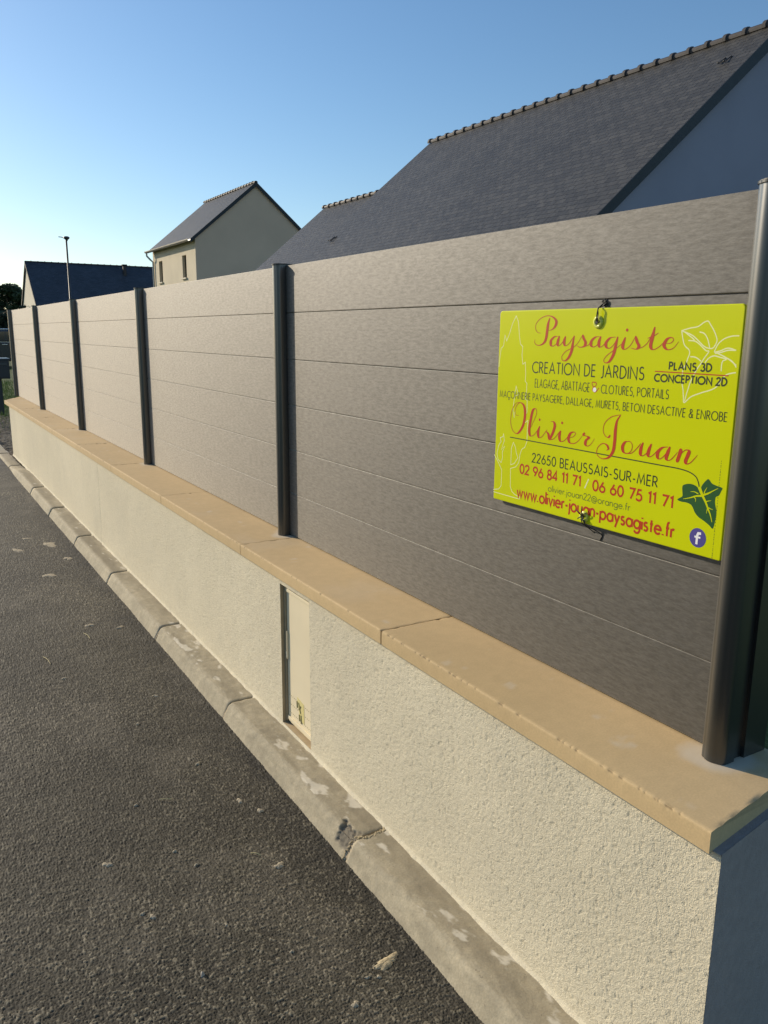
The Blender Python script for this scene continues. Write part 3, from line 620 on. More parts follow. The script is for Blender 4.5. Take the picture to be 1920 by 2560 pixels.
G = {   # geometric sans lettering: (advance width, strokes), cap height 1
 'A': (.72, [[(0, 0), (.36, 1), (.72, 0)], [(.13, .33), (.59, .33)]]),
 'B': (.50, [[(0, 0), (0, 1), (.22, 1)] + arc(.22, .765, .22, .235, 90, -90) + [(0, .53)], [(.2, .53)] + arc(.24, .265, .26, .265, 90, -90) + [(0, 0)]]),
 'C': (.76, [arc(.5, .5, .5, .5, 48, 312, 22)]),
 'D': (.64, [[(0, 0), (0, 1), (.16, 1)] + arc(.16, .5, .48, .5, 90, -90, 18) + [(0, 0)]]),
 'E': (.42, [[(.42, 1), (0, 1), (0, 0), (.42, 0)], [(0, .52), (.40, .52)]]),
 'G': (.94, [arc(.5, .5, .5, .5, 45, 355, 24) + [(.55, .46)]]),
 'I': (.0, [[(0, 0), (0, 1)]]),
 'J': (.30, [[(.30, 1), (.30, .16)] + arc(.12, .14, .18, .20, 0, -110, 8)]),
 'L': (.38, [[(0, 1), (0, 0), (.38, 0)]]),
 'M': (.86, [[(0, 0), (.14, 1), (.43, .12), (.72, 1), (.86, 0)]]),
 'N': (.70, [[(0, 0), (0, 1), (.70, 0), (.70, 1)]]),
 'O': (1.0, [arc(.5, .5, .5, .5, 90, 450, 28)]),
 'P': (.46, [[(0, 0), (0, 1), (.20, 1)] + arc(.20, .74, .26, .26, 90, -90) + [(0, .48)]]),
 'R': (.50, [[(0, 0), (0, 1), (.20, 1)] + arc(.20, .74, .25, .26, 90, -90) + [(0, .48)], [(.20, .48), (.52, 0)]]),
 'S': (.50, [arc(.26, .755, .21, .245, 35, 265, 14) + arc(.25, .265, .25, .265, 80, -145, 14)]),
 'T': (.52, [[(0, 1), (.52, 1)], [(.26, 1), (.26, 0)]]),
 'U': (.60, [[(0, 1), (0, .3)] + arc(.30, .30, .30, .30, 180, 360, 14) + [(.60, 1)]]),
 'V': (.68, [[(0, 1), (.34, 0), (.68, 1)]]),
 'X': (.6, [[(0, 1), (.6, 0)], [(.6, 1), (0, 0)]]),
 'Y': (.62, [[(0, 1), (.31, .45), (.62, 1)], [(.31, .45), (.31, 0)]]),
 ',': (.06, [[(.08, .10), (.0, -.16)]]), '-': (.26, [[(0, .34), (.26, .34)]]), '.': (.05, [[(0, 0), (.0, .10)]]), '/': (.4, [[(0, -.08), (.40, 1.02)]]),
 '&': (.62, [[(.64, .0), (.14, .66)] + arc(.29, .80, .17, .19, 205, -40, 12) + [(.16, .48)] + arc(.24, .24, .24, .24, 110, 330, 12) + [(.60, .44)]]),
 '0': (.54, [arc(.27, .5, .27, .5, 90, 450, 24)]),
 '1': (.24, [[(.0, .86), (.20, 1), (.20, 0)]]),
 '2': (.50, [arc(.25, .735, .24, .265, 175, -25, 12) + [(0, 0), (.52, 0)]]),
 '3': (.50, [arc(.24, .76, .20, .24, 150, -90, 12), arc(.24, .27, .26, .27, 90, -160, 14)]),
 '4': (.56, [[(.42, 0), (.42, 1), (0, .27), (.58, .27)]]),
 '5': (.50, [[(.46, 1), (.14, 1), (.06, .54)] + arc(.22, .30, .28, .31, 110, -150, 16)]),
 '6': (.54, [[(.36, 1), (.06, .45)], arc(.27, .29, .27, .29, 90, 450, 20)]),
 '7': (.52, [[(0, 1), (.52, 1), (.16, 0)]]),
 '8': (.50, [arc(.25, .765, .20, .235, 90, 450, 18), arc(.25, .265, .25, .265, 90, 450, 20)]),
 '9': (.54, [[(.18, 0), (.48, .55)], arc(.27, .71, .27, .29, 90, 450, 20)]),
 'a': (.58, [arc(.29, .30, .29, .30, 90, 450, 20), [(.58, .62), (.58, 0)]]),
 'e': (.58, [[(.02, .32), (.57, .32)] + arc(.29, .30, .29, .30, 5, 320, 20)]),
 'f': (.30, [[(.13, 0), (.13, .82)] + arc(.28, .83, .15, .17, 180, 80, 7), [(0, .60), (.30, .60)]]),
 'g': (.58, [arc(.29, .30, .29, .30, 90, 450, 20), [(.58, .62), (.58, -.08)] + arc(.30, -.08, .28, .26, 0, -155, 10)]),
 'i': (.0, [[(0, 0), (0, .60)], [(0, .80), (0, .91)]]),
 'j': (.04, [[(.04, .60), (.04, -.16)] + arc(-.10, -.16, .14, .14, 0, -80, 6), [(.04, .80), (.04, .91)]]),
 'l': (.0, [[(0, 0), (0, 1.04)]]),
 'n': (.44, [[(0, 0), (0, .62)], [(0, .36)] + arc(.22, .38, .22, .23, 180, 0, 12) + [(.44, 0)]]),
 'o': (.60, [arc(.30, .30, .30, .30, 90, 450, 20)]),
 'p': (.58, [arc(.29, .30, .29, .30, 90, 450, 20), [(0, .62), (0, -.34)]]),
 'r': (.24, [[(0, 0), (0, .62)], [(0, .38)] + arc(.20, .38, .20, .22, 180, 65, 7)]),
 's': (.36, [arc(.18, .46, .15, .14, 35, 265, 12) + arc(.18, .16, .17, .16, 80, -150, 12)]),
 't': (.28, [[(.14, 0), (.14, .88)], [(0, .60), (.28, .60)]]),
 'u': (.46, [[(0, .62), (0, .25)] + arc(.23, .24, .23, .24, 180, 360, 12) + [(.46, .62)]]),
 'v': (.46, [[(0, .62), (.23, 0), (.46, .62)]]),
 'w': (.74, [[(0, .62), (.19, 0), (.37, .58), (.55, 0), (.74, .62)]]),
 'y': (.48, [[(0, .62), (.25, .02)], [(.48, .62), (.10, -.34)]]),
 '@': (.92, [arc(.44, .36, .20, .22, 90, 450, 18), [(.64, .56), (.62, .26)] + arc(.74, .28, .12, .13, 190, 330, 6) + arc(.46, .36, .46, .50, -5, 315, 26)]),
}
G['\u00c7'] = (G['C'][0], G['C'][1] + [[(.50, -.02), (.47, -.12)] + arc(.46, -.20, .10, .09, 80, -150, 8)])
def textline(ink, txt, sL, sR, z0, z1, wt, gap=.25, space=.42, zR=None):
    """fit txt between sL..sR, baseline z0, cap height z1-z0"""
    h = z1 - z0; adv = 0
    for c in txt: adv += space if c == ' ' else G[c][0] + gap
    adv -= gap; kx = (sR - sL) / adv; x = 0
    for c in txt:
        if c == ' ': x += space; continue
        for st in G[c][1]: ink.stroke([(sL + (x + p[0]) * kx, z0 + p[1] * h) for p in st], wt)
        x += G[c][0] + gap
def script(ink, zoom, strokes, wmin=.0015, wmax=.0080):
    for st in strokes:
        pts = spline([T(zoom, q) for q in st], 8)
        def w(t, P, i):
            d = P[min(i + 1, len(P) - 1)] - P[max(i - 1, 0)]; L = np.hypot(*d); dn = -d[1] / L
            taper = min(1, .35 + 4 * min(t, 1 - t))
            return (wmin + (wmax - wmin) * max(0, dn) ** 1.4) * taper + .0002
        ink.stroke(pts, w)
# pale outline drawings behind the text
k = Ink(.00006)
for st in ([(745,295),(860,260),(960,240),(1040,185),(1090,170),(1120,210),(1170,300),(1205,400),(1195,460),(1150,520),(1090,520),(1030,490),(960,420),(880,350),(760,300)],
           [(750,300),(760,380),(785,480),(840,540),(850,590),(825,660),(800,730),(765,800),(755,880),(750,960),(765,1060),(770,1150),(780,1225),(870,1150),(1000,1100),(1130,1060),(1200,1020),(1250,950),(1320,870),(1400,845),(1450,838)],
           [(835,420),(920,430),(980,470),(1060,550),(1100,565),(1040,650),(990,730),(940,800),(900,880),(860,960),(830,1050),(800,1150),(785,1210)],
           [(980,310),(1040,330),(1080,390),(1100,460),(1110,515)], [(1170,570),(1220,470),(1300,400),(1400,365),(1495,360)], [(1170,575),(1250,556),(1350,520),(1455,550)],
           [(1050,710),(1100,650),(1170,620),(1250,640),(1290,650),(1350,660),(1410,700),(1455,770)], [(1200,580),(1300,630),(1380,680),(1455,745)], [(1330,665),(1280,690),(1265,740),(1260,820)], [(860,630),(930,640),(1000,690)],
           [(790,310),(850,360),(905,405),(905,425)], [(1180,590),(1260,575),(1350,548),(1440,550)]):
    k.stroke(spline([T('b', q) for q in st], 6), .0021)
k.build("outline_drawing", MA['cream'], "pale outline of an ivy leaf"); k = Ink(.00006)
for st in ([(133,765),(145,650),(162,540),(190,510),(208,380),(228,450),(260,370),(300,240),(345,145),(372,220),(385,400),(397,490),(425,520),(415,620),(425,735),(455,710),(460,850),(455,940),(475,970),(468,1080)],):
    k.stroke([T('a', q) for q in st], .0016)
for st in ([(466,100),(455,180),(478,200),(475,340),(455,380)], [(453,470),(486,445),(480,560),(475,700),(450,770),(410,800),(390,860),(375,960),(340,1010),(275,1030),(272,1250),(290,1310),(330,1350),(385,1378),(380,1402),(230,1360),(66,1312)],
           [(62,1285),(130,1280),(160,1240),(168,1050),(120,940),(76,860)], [(310,710),(285,790),(278,985),(320,970),(365,900),(345,840),(335,770),(310,710)],
           [(190,605),(185,640),(150,655),(160,700),(130,750),(110,850),(125,920),(160,958),(178,900),(175,830),(205,760),(165,800),(200,690),(190,605)], [(345,20),(322,150),(370,130),(345,30)], [(322,160),(305,320),(318,410),(330,330)]):
    k.stroke([T('c', q) for q in st], .0015)
k.build("outline_drawing", MA['cream'], "pale outline of a tree")
k = Ink(.00012)
textline(k, "CREATION DE JARDINS", .1165, .4375, .6795, .7030, .0029)
k.build("lettering", MA['black'])
k = Ink(.00012); textline(k, "ELAGAGE, ABATTAGE", .1275, .2965, .6475, .6655, .0018)
k.build("lettering", MA['black']); k = Ink(.00012); textline(k, "CLOTURES, PORTAILS", .3295, .5000, .6472, .6640, .0018)
k.build("lettering", MA['black'])
k = Ink(.00012); textline(k, "MA\u00c7ONNERIE PAYSAGERE, DALLAGE, MURETS, BETON DESACTIVE & ENROBE", .0050, .6290, .6172, .6326, .0017)
k.build("lettering", MA['black'])
k = Ink(.00012); textline(k, "PLANS 3D", .4965, .5880, .7015, .7146, .0032, gap=.26)
k.build("lettering", MA['black']); k = Ink(.00012); textline(k, "CONCEPTION 2D", .4640, .6215, .6785, .6914, .0032, gap=.26)
k.build("lettering", MA['black'])
k = Ink(.00020); k.stroke([(.4635, .6968), (.6240, .6958)], .0019); k.build("red_rule", MA['red'])
k = Ink(.00012); textline(k, "22650 BEAUSSAIS-SUR-MER", .1300, .4905, .4778, .4980, .0028); k.build("lettering", MA['black'])
k = Ink(.00012); textline(k, "02 96 84 11 71", .0895, .2870, .4459, .4668, .0044, gap=.2); k.build("lettering", MA['red']); k = Ink(.00012); textline(k, "06 60 75 11 71", .3240, .5305, .4445, .4656, .0044, gap=.2); k.build("lettering", MA['red'])
k = Ink(.00012); k.stroke([(.3005, .4445), (.3105, .4660)], .0030); k.build("slash", MA['cream'])
k = Ink(.00012); textline(k, "olivier.jouan22@orange.fr", .1885, .4275, .4195, .4335, .0017, gap=.2); k.build("lettering", MA['grey'])
k = Ink(.00012); textline(k, "www.olivier-jouan-paysagiste.fr", .0830, .5385, .3880, .4150, .0048, gap=.2); k.build("lettering", MA['red'])
k = Ink(.00012)
pts = [(632, 598), (685, 575)]
am = [(645,545),(655,542),(670,548),(668,562),(655,570),(648,560),(645,548)]
k.stroke(spline([T('z', q) for q in am], 4), .0020); k.stroke(spline([T('z', q) for q in [(655,570),(648,585),(660,600),(675,590),(685,575)]], 4), .0020); k.build("ampersand", MA['red'])
k = Ink(.00018); c_ = T('z', (660, 586)); k.disc(c_, .0048, 20); k.build("ampersand_spot", MA['white'])
# red script
k = Ink(.00024)
script(k, 'a', [[(645,355),(605,345),(582,300),(590,240),(640,180),(715,145),(785,155),(832,205),(825,260),(790,305),(745,325)],
    [(755,172),(735,240),(722,330),(708,420),(680,475),(635,502),(590,497),(567,462),(578,432)],
    [(862,395),(815,398),(770,445),(768,500),(800,512),(845,470),(868,395)], [(872,390),(850,470),(860,510),(900,480),(945,398)],
    [(947,393),(928,465),(945,508),(990,480),(1050,392)], [(1054,386),(1035,480),(1020,570),(985,650),(940,692),(905,680),(905,630),(960,570),(1040,530),(1100,470),(1155,375)],
    [(1155,373),(1168,420),(1190,470),(1172,515),(1120,527),(1085,505)], [(1172,517),(1225,500),(1262,450)],
    [(1365,398),(1310,405),(1262,455),(1260,508),(1298,522),(1345,480),(1372,400)], [(1378,394),(1352,475),(1365,525),(1410,500),(1448,440)],
    [(1560,402),(1490,415),(1440,475),(1447,528),(1490,536),(1545,480),(1576,405)], [(1585,398),(1560,500),(1530,615),(1480,700),(1430,717),(1412,680),(1460,620),(1560,545),(1650,470)]])
script(k, 'z', [[(838,283),(822,335),(835,353),(868,328),(896,278)], [(896,276),(905,310),(915,335),(900,352),(868,345)], [(905,352),(945,335),(975,300),(1005,230)], [(1008,224),(992,290),(983,335),(998,355),(1030,340),(1052,318)], [(965,290),(1000,277),(1030,258)],
    [(1055,318),(1095,318),(1115,300),(1105,285),(1078,295),(1060,330),(1080,355),(1115,345),(1145,308)]])
k.disc(T('z', (848, 242)), .0032, 14)
k.build("lettering", MA['red'], "red script word")
k = Ink(.00024)
script(k, 'c', [[(378,385),(340,375),(332,310),(360,250),(400,228),(440,270),(452,370),(432,490),(392,570),(350,604),(305,570),(278,480),(284,370),(310,280),(350,230),(395,224)],
    [(500,570),(545,480),(590,370),(592,315),(572,300),(545,330),(522,430),(503,560),(515,628),(550,628),(592,580),(628,520)],
    [(632,513),(610,590),(622,652),(660,640),(700,585),(722,555)], [(765,458),(800,462),(815,505),(800,570),(770,640),(752,675)], [(705,575),(735,610),(752,675),(800,668),(840,625),(878,572)],
    [(888,568),(870,640),(885,698),(930,690),(975,640)], [(975,655),(1030,648),(1068,610),(1050,585),(1008,600),(982,660),(998,715),(1050,725),(1105,690),(1150,630)],
    [(1152,632),(1168,598),(1172,625),(1210,638),(1228,655),(1195,690),(1188,735),(1215,757),(1258,730),(1300,665)],
    [(1492,622),(1465,652),(1425,625),(1405,560),(1430,470),(1510,400),(1625,375)], [(1618,382),(1575,450),(1555,560),(1545,700),(1525,820),(1470,895),(1400,912),(1345,880),(1325,830),(1345,765),(1400,725),(1450,745),(1468,790),(1445,808)]])
for q in ((630, 435), (905, 474)): k.disc(T('c', q), .0030, 14)
script(k, 'd', [[(75,228),(20,232),(-18,290),(-8,358),(40,382),(90,350),(108,280),(85,232),(50,222)], [(40,382),(100,375),(170,312),(218,250)],
    [(250,240),(222,310),(212,380),(235,412),(285,385),(330,312),(352,260)], [(357,257),(322,340),(312,402),(338,425),(390,390),(440,330)],
    [(570,296),(495,308),(440,365),(435,430),(470,452),(535,395),(582,308)], [(597,293),(568,370),(548,445),(580,472),(630,440),(695,365)],
    [(742,318),(715,410),(682,497)], [(712,435),(762,362),(812,335),(842,358),(822,420),(798,480),(815,517),(862,500),(920,440),(952,403)]])
k.build("lettering", MA['red'], "red script name")
k = Ink(.00018)
k.stroke([(.0482, .5256), (.5000, .5215)] + spline([(.5000, .5215), (.5350, .5212), (.5600, .5185), (.5760, .5120), (.5830, .5020), (.5862, .4915)], 5)[1:], .0022); k.build("underline", MA['black'])
# green ivy leaf
k = Ink(.00014)
k.poly([T('d', q) for q in spline([(985,850),(930,800),(860,775),(790,782),(757,808),(757,880),(757,935),(725,955),(690,980),(740,1005),(800,1015),(860,1040),(890,1080),(920,1150),(970,1210),(1040,1260),(1100,1310),(1145,1357),(1165,1320),(1193,1200),(1195,1120),(1180,1030),(1183,975),(1192,945),(1232,925),(1260,870),(1275,830),(1200,800),(1140,770),(1115,735),(1088,714),(1040,758),(1005,808),(997,870)], 3)])
k.build("ivy_leaf", MA['green'])
k = Ink(.00030)
def vein(st, w0, w1): k.stroke(spline([T('d', q) for q in st], 6), lambda t, P, i: w0 + (w1 - w0) * t)
vein([(975,815),(1000,880),(1022,935),(1060,1015),(1090,1100),(1120,1180),(1140,1272)], .0068, .0012)
vein([(1015,930),(930,935),(860,955),(768,970)], .0040, .0007); vein([(965,905),(912,877),(862,878)], .0022, .0005); vein([(910,945),(930,978),(925,1012)], .0022, .0005)
vein([(1020,922),(1090,900),(1150,870),(1222,834)], .0040, .0007); vein([(1038,900),(1058,855),(1080,822)], .0022, .0005); vein([(1060,1008),(1095,998),(1132,994)], .0022, .0005); vein([(1095,1085),(1125,1100),(1155,1112)], .0022, .0005); vein([(1085,1088),(1075,1125),(1070,1162)], .0022, .0005)
k.build("leaf_veins", MA['sign'])
k = Ink(.00014); c_ = T('d', (955, 1475)); k.disc(c_, .0181, 48); k.build("round_logo", MA['violet'], "violet disc with a white letter f")
k = Ink(.00026); cx, cz = c_
k.stroke([(cx - .0015, cz - .0125), (cx - .0015, cz + .0035), (cx + .0005, cz + .0085), (cx + .0065, cz + .0092)], .0048); k.stroke([(cx - .0072, cz + .0012), (cx + .0058, cz + .0012)], .0036)
k.build("logo_letter", MA['white'])
k = Ink(.00012)
rs = random.Random(3); z = .548
while z > .372:           # illegible printer's line up the right edge: faint specks
    d = rs.uniform(.001, .0035); k.stroke([(.6265, z), (.6265, z - d)], .0011); z -= d + rs.uniform(.001, .003)
k.build("small_print", MA['grey'])
# eyelets and wire ties
def ring(c, r0, r1, x):
    M_ = MB(); n = 24; V = []; F = []
    for i in range(n):
        a = 2 * math.pi * i / n
        for j in range(8):
            b = 2 * math.pi * j / 8; r = (r0 + r1) / 2 + (r1 - r0) / 2 * math.cos(b)
            V.append((x - (r1 - r0) / 2.4 * math.sin(b), c[0] + r * math.cos(a), c[1] + r * math.sin(a)))
    for i in range(n):
        for j in range(8): F.append((i * 8 + j, ((i + 1) % n) * 8 + j, ((i + 1) % n) * 8 + (j + 1) % 8, i * 8 + (j + 1) % 8))
    M_.add(V, F); return M_
E1 = (SY - .3105, .7885); E2 = (SY - .3045, .3830)
ring(E1, .0045, .0135, SX - .0006).build("eyelet", MA['eyelet'], sign, smooth=True)
ring(E2, .0045, .0130, SX - .0006).build("eyelet", MA['eyelet'], sign, smooth=True)
def wire(M_, pts, r=.0011): M_.tube(spline(pts, 5), r, 6)
M_ = MB()
wire(M_, [(SX + .004, E1[0], E1[1]), (SX - .006, E1[0], E1[1] + .002), (SX - .007, E1[0] - .001, E1[1] + .016), (SX - .005, E1[0] - .003, E1[1] + .028), (.000, E1[0] + .004, .826), (.008, E1[0] + .008, .835)])
wire(M_, [(SX + .004, E1[0] - .001, E1[1]), (SX - .006, E1[0] - .003, E1[1] + .001), (SX - .007, E1[0] - .004, E1[1] + .016), (SX - .006, E1[0] - .003, E1[1] + .028), (-.001, E1[0] - .006, .822), (-.004, E1[0] - .004, .826), (.007, E1[0] - .002, .836)])
wire(M_, [(-.002, E1[0] - .003, .834), (-.004, E1[0] + .004, .829), (-.003, E1[0] - .008, .827), (-.004, E1[0] - .002, .822), (-.003, E1[0] - .010, .820)], .0014)
wire(M_, [(-.002, E1[0] + .003, .833), (-.004, E1[0] - .006, .830), (-.003, E1[0] + .003, .824), (-.006, E1[0] + .006, .817)], .0014)
M_.add([(SX - .0064, E1[0] + .004, E1[1] - .001), (SX - .0064, E1[0] - .004, E1[1] - .001), (SX - .0060, E1[0] - .001, E1[1] - .007), (SX - .0062, E1[0] - .0025, E1[1] + .009)], [(0, 2, 1), (0, 1, 3)])
M_.build("wire_tie", MA['wire'], sign)
M_ = MB()
wire(M_, [(SX + .004, E2[0], E2[1]), (SX - .005, E2[0], E2[1]), (SX - .006, E2[0] + .001, E2[1] - .009), (SX - .003, E2[0] - .003, E2[1] - .016), (-.001, E2[0] - .016, .352), (.006, E2[0] - .034, .335)])
wire(M_, [(SX + .004, E2[0] - .001, E2[1]), (SX - .005, E2[0] - .002, E2[1]), (SX - .004, E2[0] - .008, E2[1] - .014), (-.002, E2[0] - .040, .352), (-.001, E2[0] - .038, .340), (.006, E2[0] - .034, .334)])
for d in ((.020, .012), (.013, -.006), (-.011, .010), (-.009, -.010), (.002, .020)):
    wire(M_, [(SX - .005, E2[0], E2[1] + .001), (SX - .008, E2[0] + d[0] * .5, E2[1] + d[1] * .6 + .002), (SX - .006, E2[0] + d[0], E2[1] + d[1])], .0012)
M_.build("wire_tie", MA['wire'], sign)

# ------------------------------------------------------------------ houses
KS = .84
def gable_house(root, xr, zr, hx, y0, y1, zb, wmat, rmat, ridge_m, wall_in=.22, gable_m=None, ridge_len=.40, ridge_r=.085, fine=True, axis='y', parts=('roof', 'wall'), holes=None):
    """ridge along `axis`; xr,zr ridge line; hx half span to the eaves"""
    def Q(x, y, z): return (x, y, z) if axis == 'y' else (y, x, z)
    ze = zr - KS * hx; th = .11
    M_ = MB()
    def add(M2, V, F): M2.add([Q(*v) for v in V], F)
    for sg in (-1, 1):
        a = [(xr, zr), (xr + sg * hx, ze), (xr + sg * hx, ze - th), (xr, zr - th * 1.3)]
        n = 4; V = [(q[0], y0, q[1]) for q in a] + [(q[0], y1, q[1]) for q in a]
        add(M_, V, [(k, (k + 1) % n, n + (k + 1) % n, n + k) for k in (0, 1, 2)] + [(3, 2, 1, 0), (4, 5, 6, 7)])
    roof = M_.build(parts[0], rmat, root)
    M_ = MB(); hw = hx - wall_in; zw = zr - th * 1.3 - .02 - KS * hw; g0 = y0 + .10; g1 = y1 - .10
    a = [(xr - hw, zb), (xr + hw, zb), (xr + hw, zw), (xr, zr - th * 1.3 - .02), (xr - hw, zw)]
    V = [(q[0], g0, q[1]) for q in a] + [(q[0], g1, q[1]) for q in a]
    add(M_, V, [(k, (k + 1) % 5, 5 + (k + 1) % 5, 5 + k) for k in range(4 if holes else 5)] + ([] if gable_m else [(4, 3, 2, 1, 0)]) + [(5, 6, 7, 8, 9)])
    if holes:
        xw = xr - hw; cuts = sorted(holes); yb_ = [g0] + [q for h_ in cuts for q in h_[:2]] + [g1]
        for i in range(0, len(yb_), 2): M_.quad((xw, yb_[i], zb), (xw, yb_[i], zw), (xw, yb_[i + 1], zw), (xw, yb_[i + 1], zb))
        for (ya, yb2, za, zc) in cuts:
            M_.quad((xw, ya, zb), (xw, ya, za), (xw, yb2, za), (xw, yb2, zb)); M_.quad((xw, ya, zc), (xw, ya, zw), (xw, yb2, zw), (xw, yb2, zc))
            d_ = xw + .24
            M_.quad((xw, ya, za), (xw, ya, zc), (d_, ya, zc), (d_, ya, za)); M_.quad((xw, yb2, za), (d_, yb2, za), (d_, yb2, zc), (xw, yb2, zc))
            M_.quad((xw, ya, za), (d_, ya, za), (d_, yb2, za), (xw, yb2, za)); M_.quad((xw, ya, zc), (xw, yb2, zc), (d_, yb2, zc), (d_, ya, zc))
    M_.build(parts[1], wmat, root)
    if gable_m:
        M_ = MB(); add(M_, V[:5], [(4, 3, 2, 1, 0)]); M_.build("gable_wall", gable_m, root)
    # verge boards along both slopes, proud of the gable
    for sg in (-1, 1):
        M_ = MB(); w = .19; vy = y0 - .022
        a = [(xr, zr + .012), (xr + sg * (hx + .01), ze + .005), (xr + sg * (hx + .01), ze - w), (xr, zr - w * 1.2)]
        V = [(q[0], vy, q[1]) for q in a] + [(q[0], y0 - .002, q[1]) for q in a]
        add(M_, V, [(0, 1, 5, 4), (1, 2, 6, 5), (2, 3, 7, 6), (3, 2, 1, 0), (4, 5, 6, 7)]); M_.build("verge_board", MA['trim'], root)
    # half-round ridge tiles with collars
    n = max(1, int(round((y1 - y0) / ridge_len))); L = (y1 - y0) / n
    prev = None
    for k in range(n):
        if prev is None:
            M_ = MB(); V = []; F = []; m_ = 9
            prof_ = [(0, ridge_r * .86), (L * .80, ridge_r * .92), (L * .82, ridge_r * 1.22), (L * .99, ridge_r * 1.25), (L * .995, ridge_r * .9)]
            for (yy_, r) in prof_:
                for j in range(m_):
                    a = math.pi * (-.12 + 1.24 * j / (m_ - 1)); V.append((math.cos(a) * r * 1.15, yy_, math.sin(a) * r))
            for i in range(len(prof_) - 1):
                for j in range(m_ - 1): F.append((i * m_ + j, i * m_ + j + 1, (i + 1) * m_ + j + 1, (i + 1) * m_ + j))
            V = [Q(*v) for v in V]; M_.add(V, F)
            o = M_.build("ridge_tile", ridge_m, None, local=True); prev = o
        else: o = prev.copy(); COL.objects.link(o)
        o.parent = root; o.location = Vector(Q(xr, y0 + k * L, zr - .02)) - Vector(ORG[root.name])
    return roof
GZ_ = -.68
h1 = empty("slate_roof_house", (12.256, 14, GZ_), "nearest house with a large dark slate roof and white gable right behind the fence", "house")
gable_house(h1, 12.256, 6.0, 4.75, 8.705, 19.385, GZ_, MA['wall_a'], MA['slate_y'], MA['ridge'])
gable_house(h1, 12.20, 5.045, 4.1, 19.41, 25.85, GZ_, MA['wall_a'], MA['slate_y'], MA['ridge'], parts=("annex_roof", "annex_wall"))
def hook(x, y):
    z = 6.0 - KS * (12.256 - x); M_ = MB()
    n = Vector((-KS, 0, 1)).normalized(); d = Vector((-1, 0, -KS)).normalized(); p = Vector((x, y, z))
    for off in (-.06, .06):
        q = p + Vector((0, off, 0)); M_.tube([q + n * .01 - d * .10, q + n * .02, q + n * .03 + d * .10, q + n * .06 + d * .13], .010, 6)
    M_.tube([p + n * .03 + d * .09 + Vector((0, -.09, 0)), p + n * .03 + d * .09 + Vector((0, .09, 0))], .010, 6)
    M_.build("roof_hook", MA['trim'], h1)
hook(8.86, 18.75); hook(11.52, 9.28)
h2 = empty("cream_gable_house", (17.175, 48, GZ_), "tall cream house with two narrow windows and shaded gable behind the fence", "house")
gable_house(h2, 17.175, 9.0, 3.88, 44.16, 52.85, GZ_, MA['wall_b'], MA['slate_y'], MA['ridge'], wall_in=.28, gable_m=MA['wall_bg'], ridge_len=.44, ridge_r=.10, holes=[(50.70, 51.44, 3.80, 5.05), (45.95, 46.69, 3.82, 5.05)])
XW2 = 17.175 - 3.88 + .28
for (ya, yb, za, zb_) in ((50.703, 51.437, 3.803, 5.047), (45.953, 46.687, 3.823, 5.047)):
    M_ = MB(); fw = .07; xa, xb = XW2 + .15, XW2 + .21
    M_.box(xa, xb, ya, ya + fw, za, zb_); M_.box(xa, xb, yb - fw, yb, za, zb_); M_.box(xa, xb, ya + fw, yb - fw, za, za + fw); M_.box(xa, xb, ya + fw, yb - fw, zb_ - fw, zb_)
    w = M_.build("window", MA['shutter'], h2)
    M_ = MB(); M_.box(XW2 + .17, XW2 + .19, ya + fw + .002, yb - fw - .002, za + fw + .002, zb_ - fw - .002); M_.build("pane", MA['glass'], w)
    M_ = MB(); M_.box(XW2 - .10, XW2 - .003, ya - .06, yb + .06, za - .09, za - .003, .01); M_.build("sill", MA['sill'], w)
M_ = MB(); ex_ = 17.175 - 3.88; ez_ = 9.0 - KS * 3.88
V = []; F = []; m_ = 9
for yy_ in (44.2, 53.0):
    for j in range(m_):
        a = math.pi * (1 + j / (m_ - 1)); V.append((ex_ - .09 + .10 * math.cos(a), yy_, ez_ - .01 + .11 * math.sin(a)))
    for j in range(m_):
        a = math.pi * (2 - j / (m_ - 1)); V.append((ex_ - .09 + .088 * math.cos(a), yy_, ez_ - .01 + .098 * math.sin(a)))
q = 2 * m_
M_.add(V, [(k_, (k_ + 1) % q, q + (k_ + 1) % q, q + k_) for k_ in range(q)] + [tuple(range(q)), tuple(reversed(range(q, 2 * q)))])
M_.build("gutter", MA['zinc'], h2, smooth=False)
M_ = MB(); M_.tube([(ex_ - .09, 52.80, ez_ - .10), (ex_ - .09, 52.80, ez_ - .28), (ex_ + .06, 52.60, ez_ - .50), (XW2 - .08, 52.48, ez_ - .66), (XW2 - .08, 52.48, 3), (XW2 - .08, 52.48, GZ_)], .055, 10); M_.build("downpipe", MA['zinc'], h2)
h3 = empty("dark_roof_house", (20, 69, GZ_), "distant low house with long dark blue roof and pale pointed gable", "house")
gable_house(h3, 68.9, 6.0, 5.6, 8.20, 33.0, GZ_, MA['wall_c'], MA['slate_x'], MA['ridge_dark'], axis='x', ridge_len=.5, ridge_r=.07)
M_ = MB(); M_.box(15.35, 15.60, 67.9, 68.2, 5.1, 5.95, .02); M_.box(15.28, 15.67, 67.83, 68.27, 5.952, 6.05, .02); M_.build("roof_vent", MA['ridge_dark'], h3)

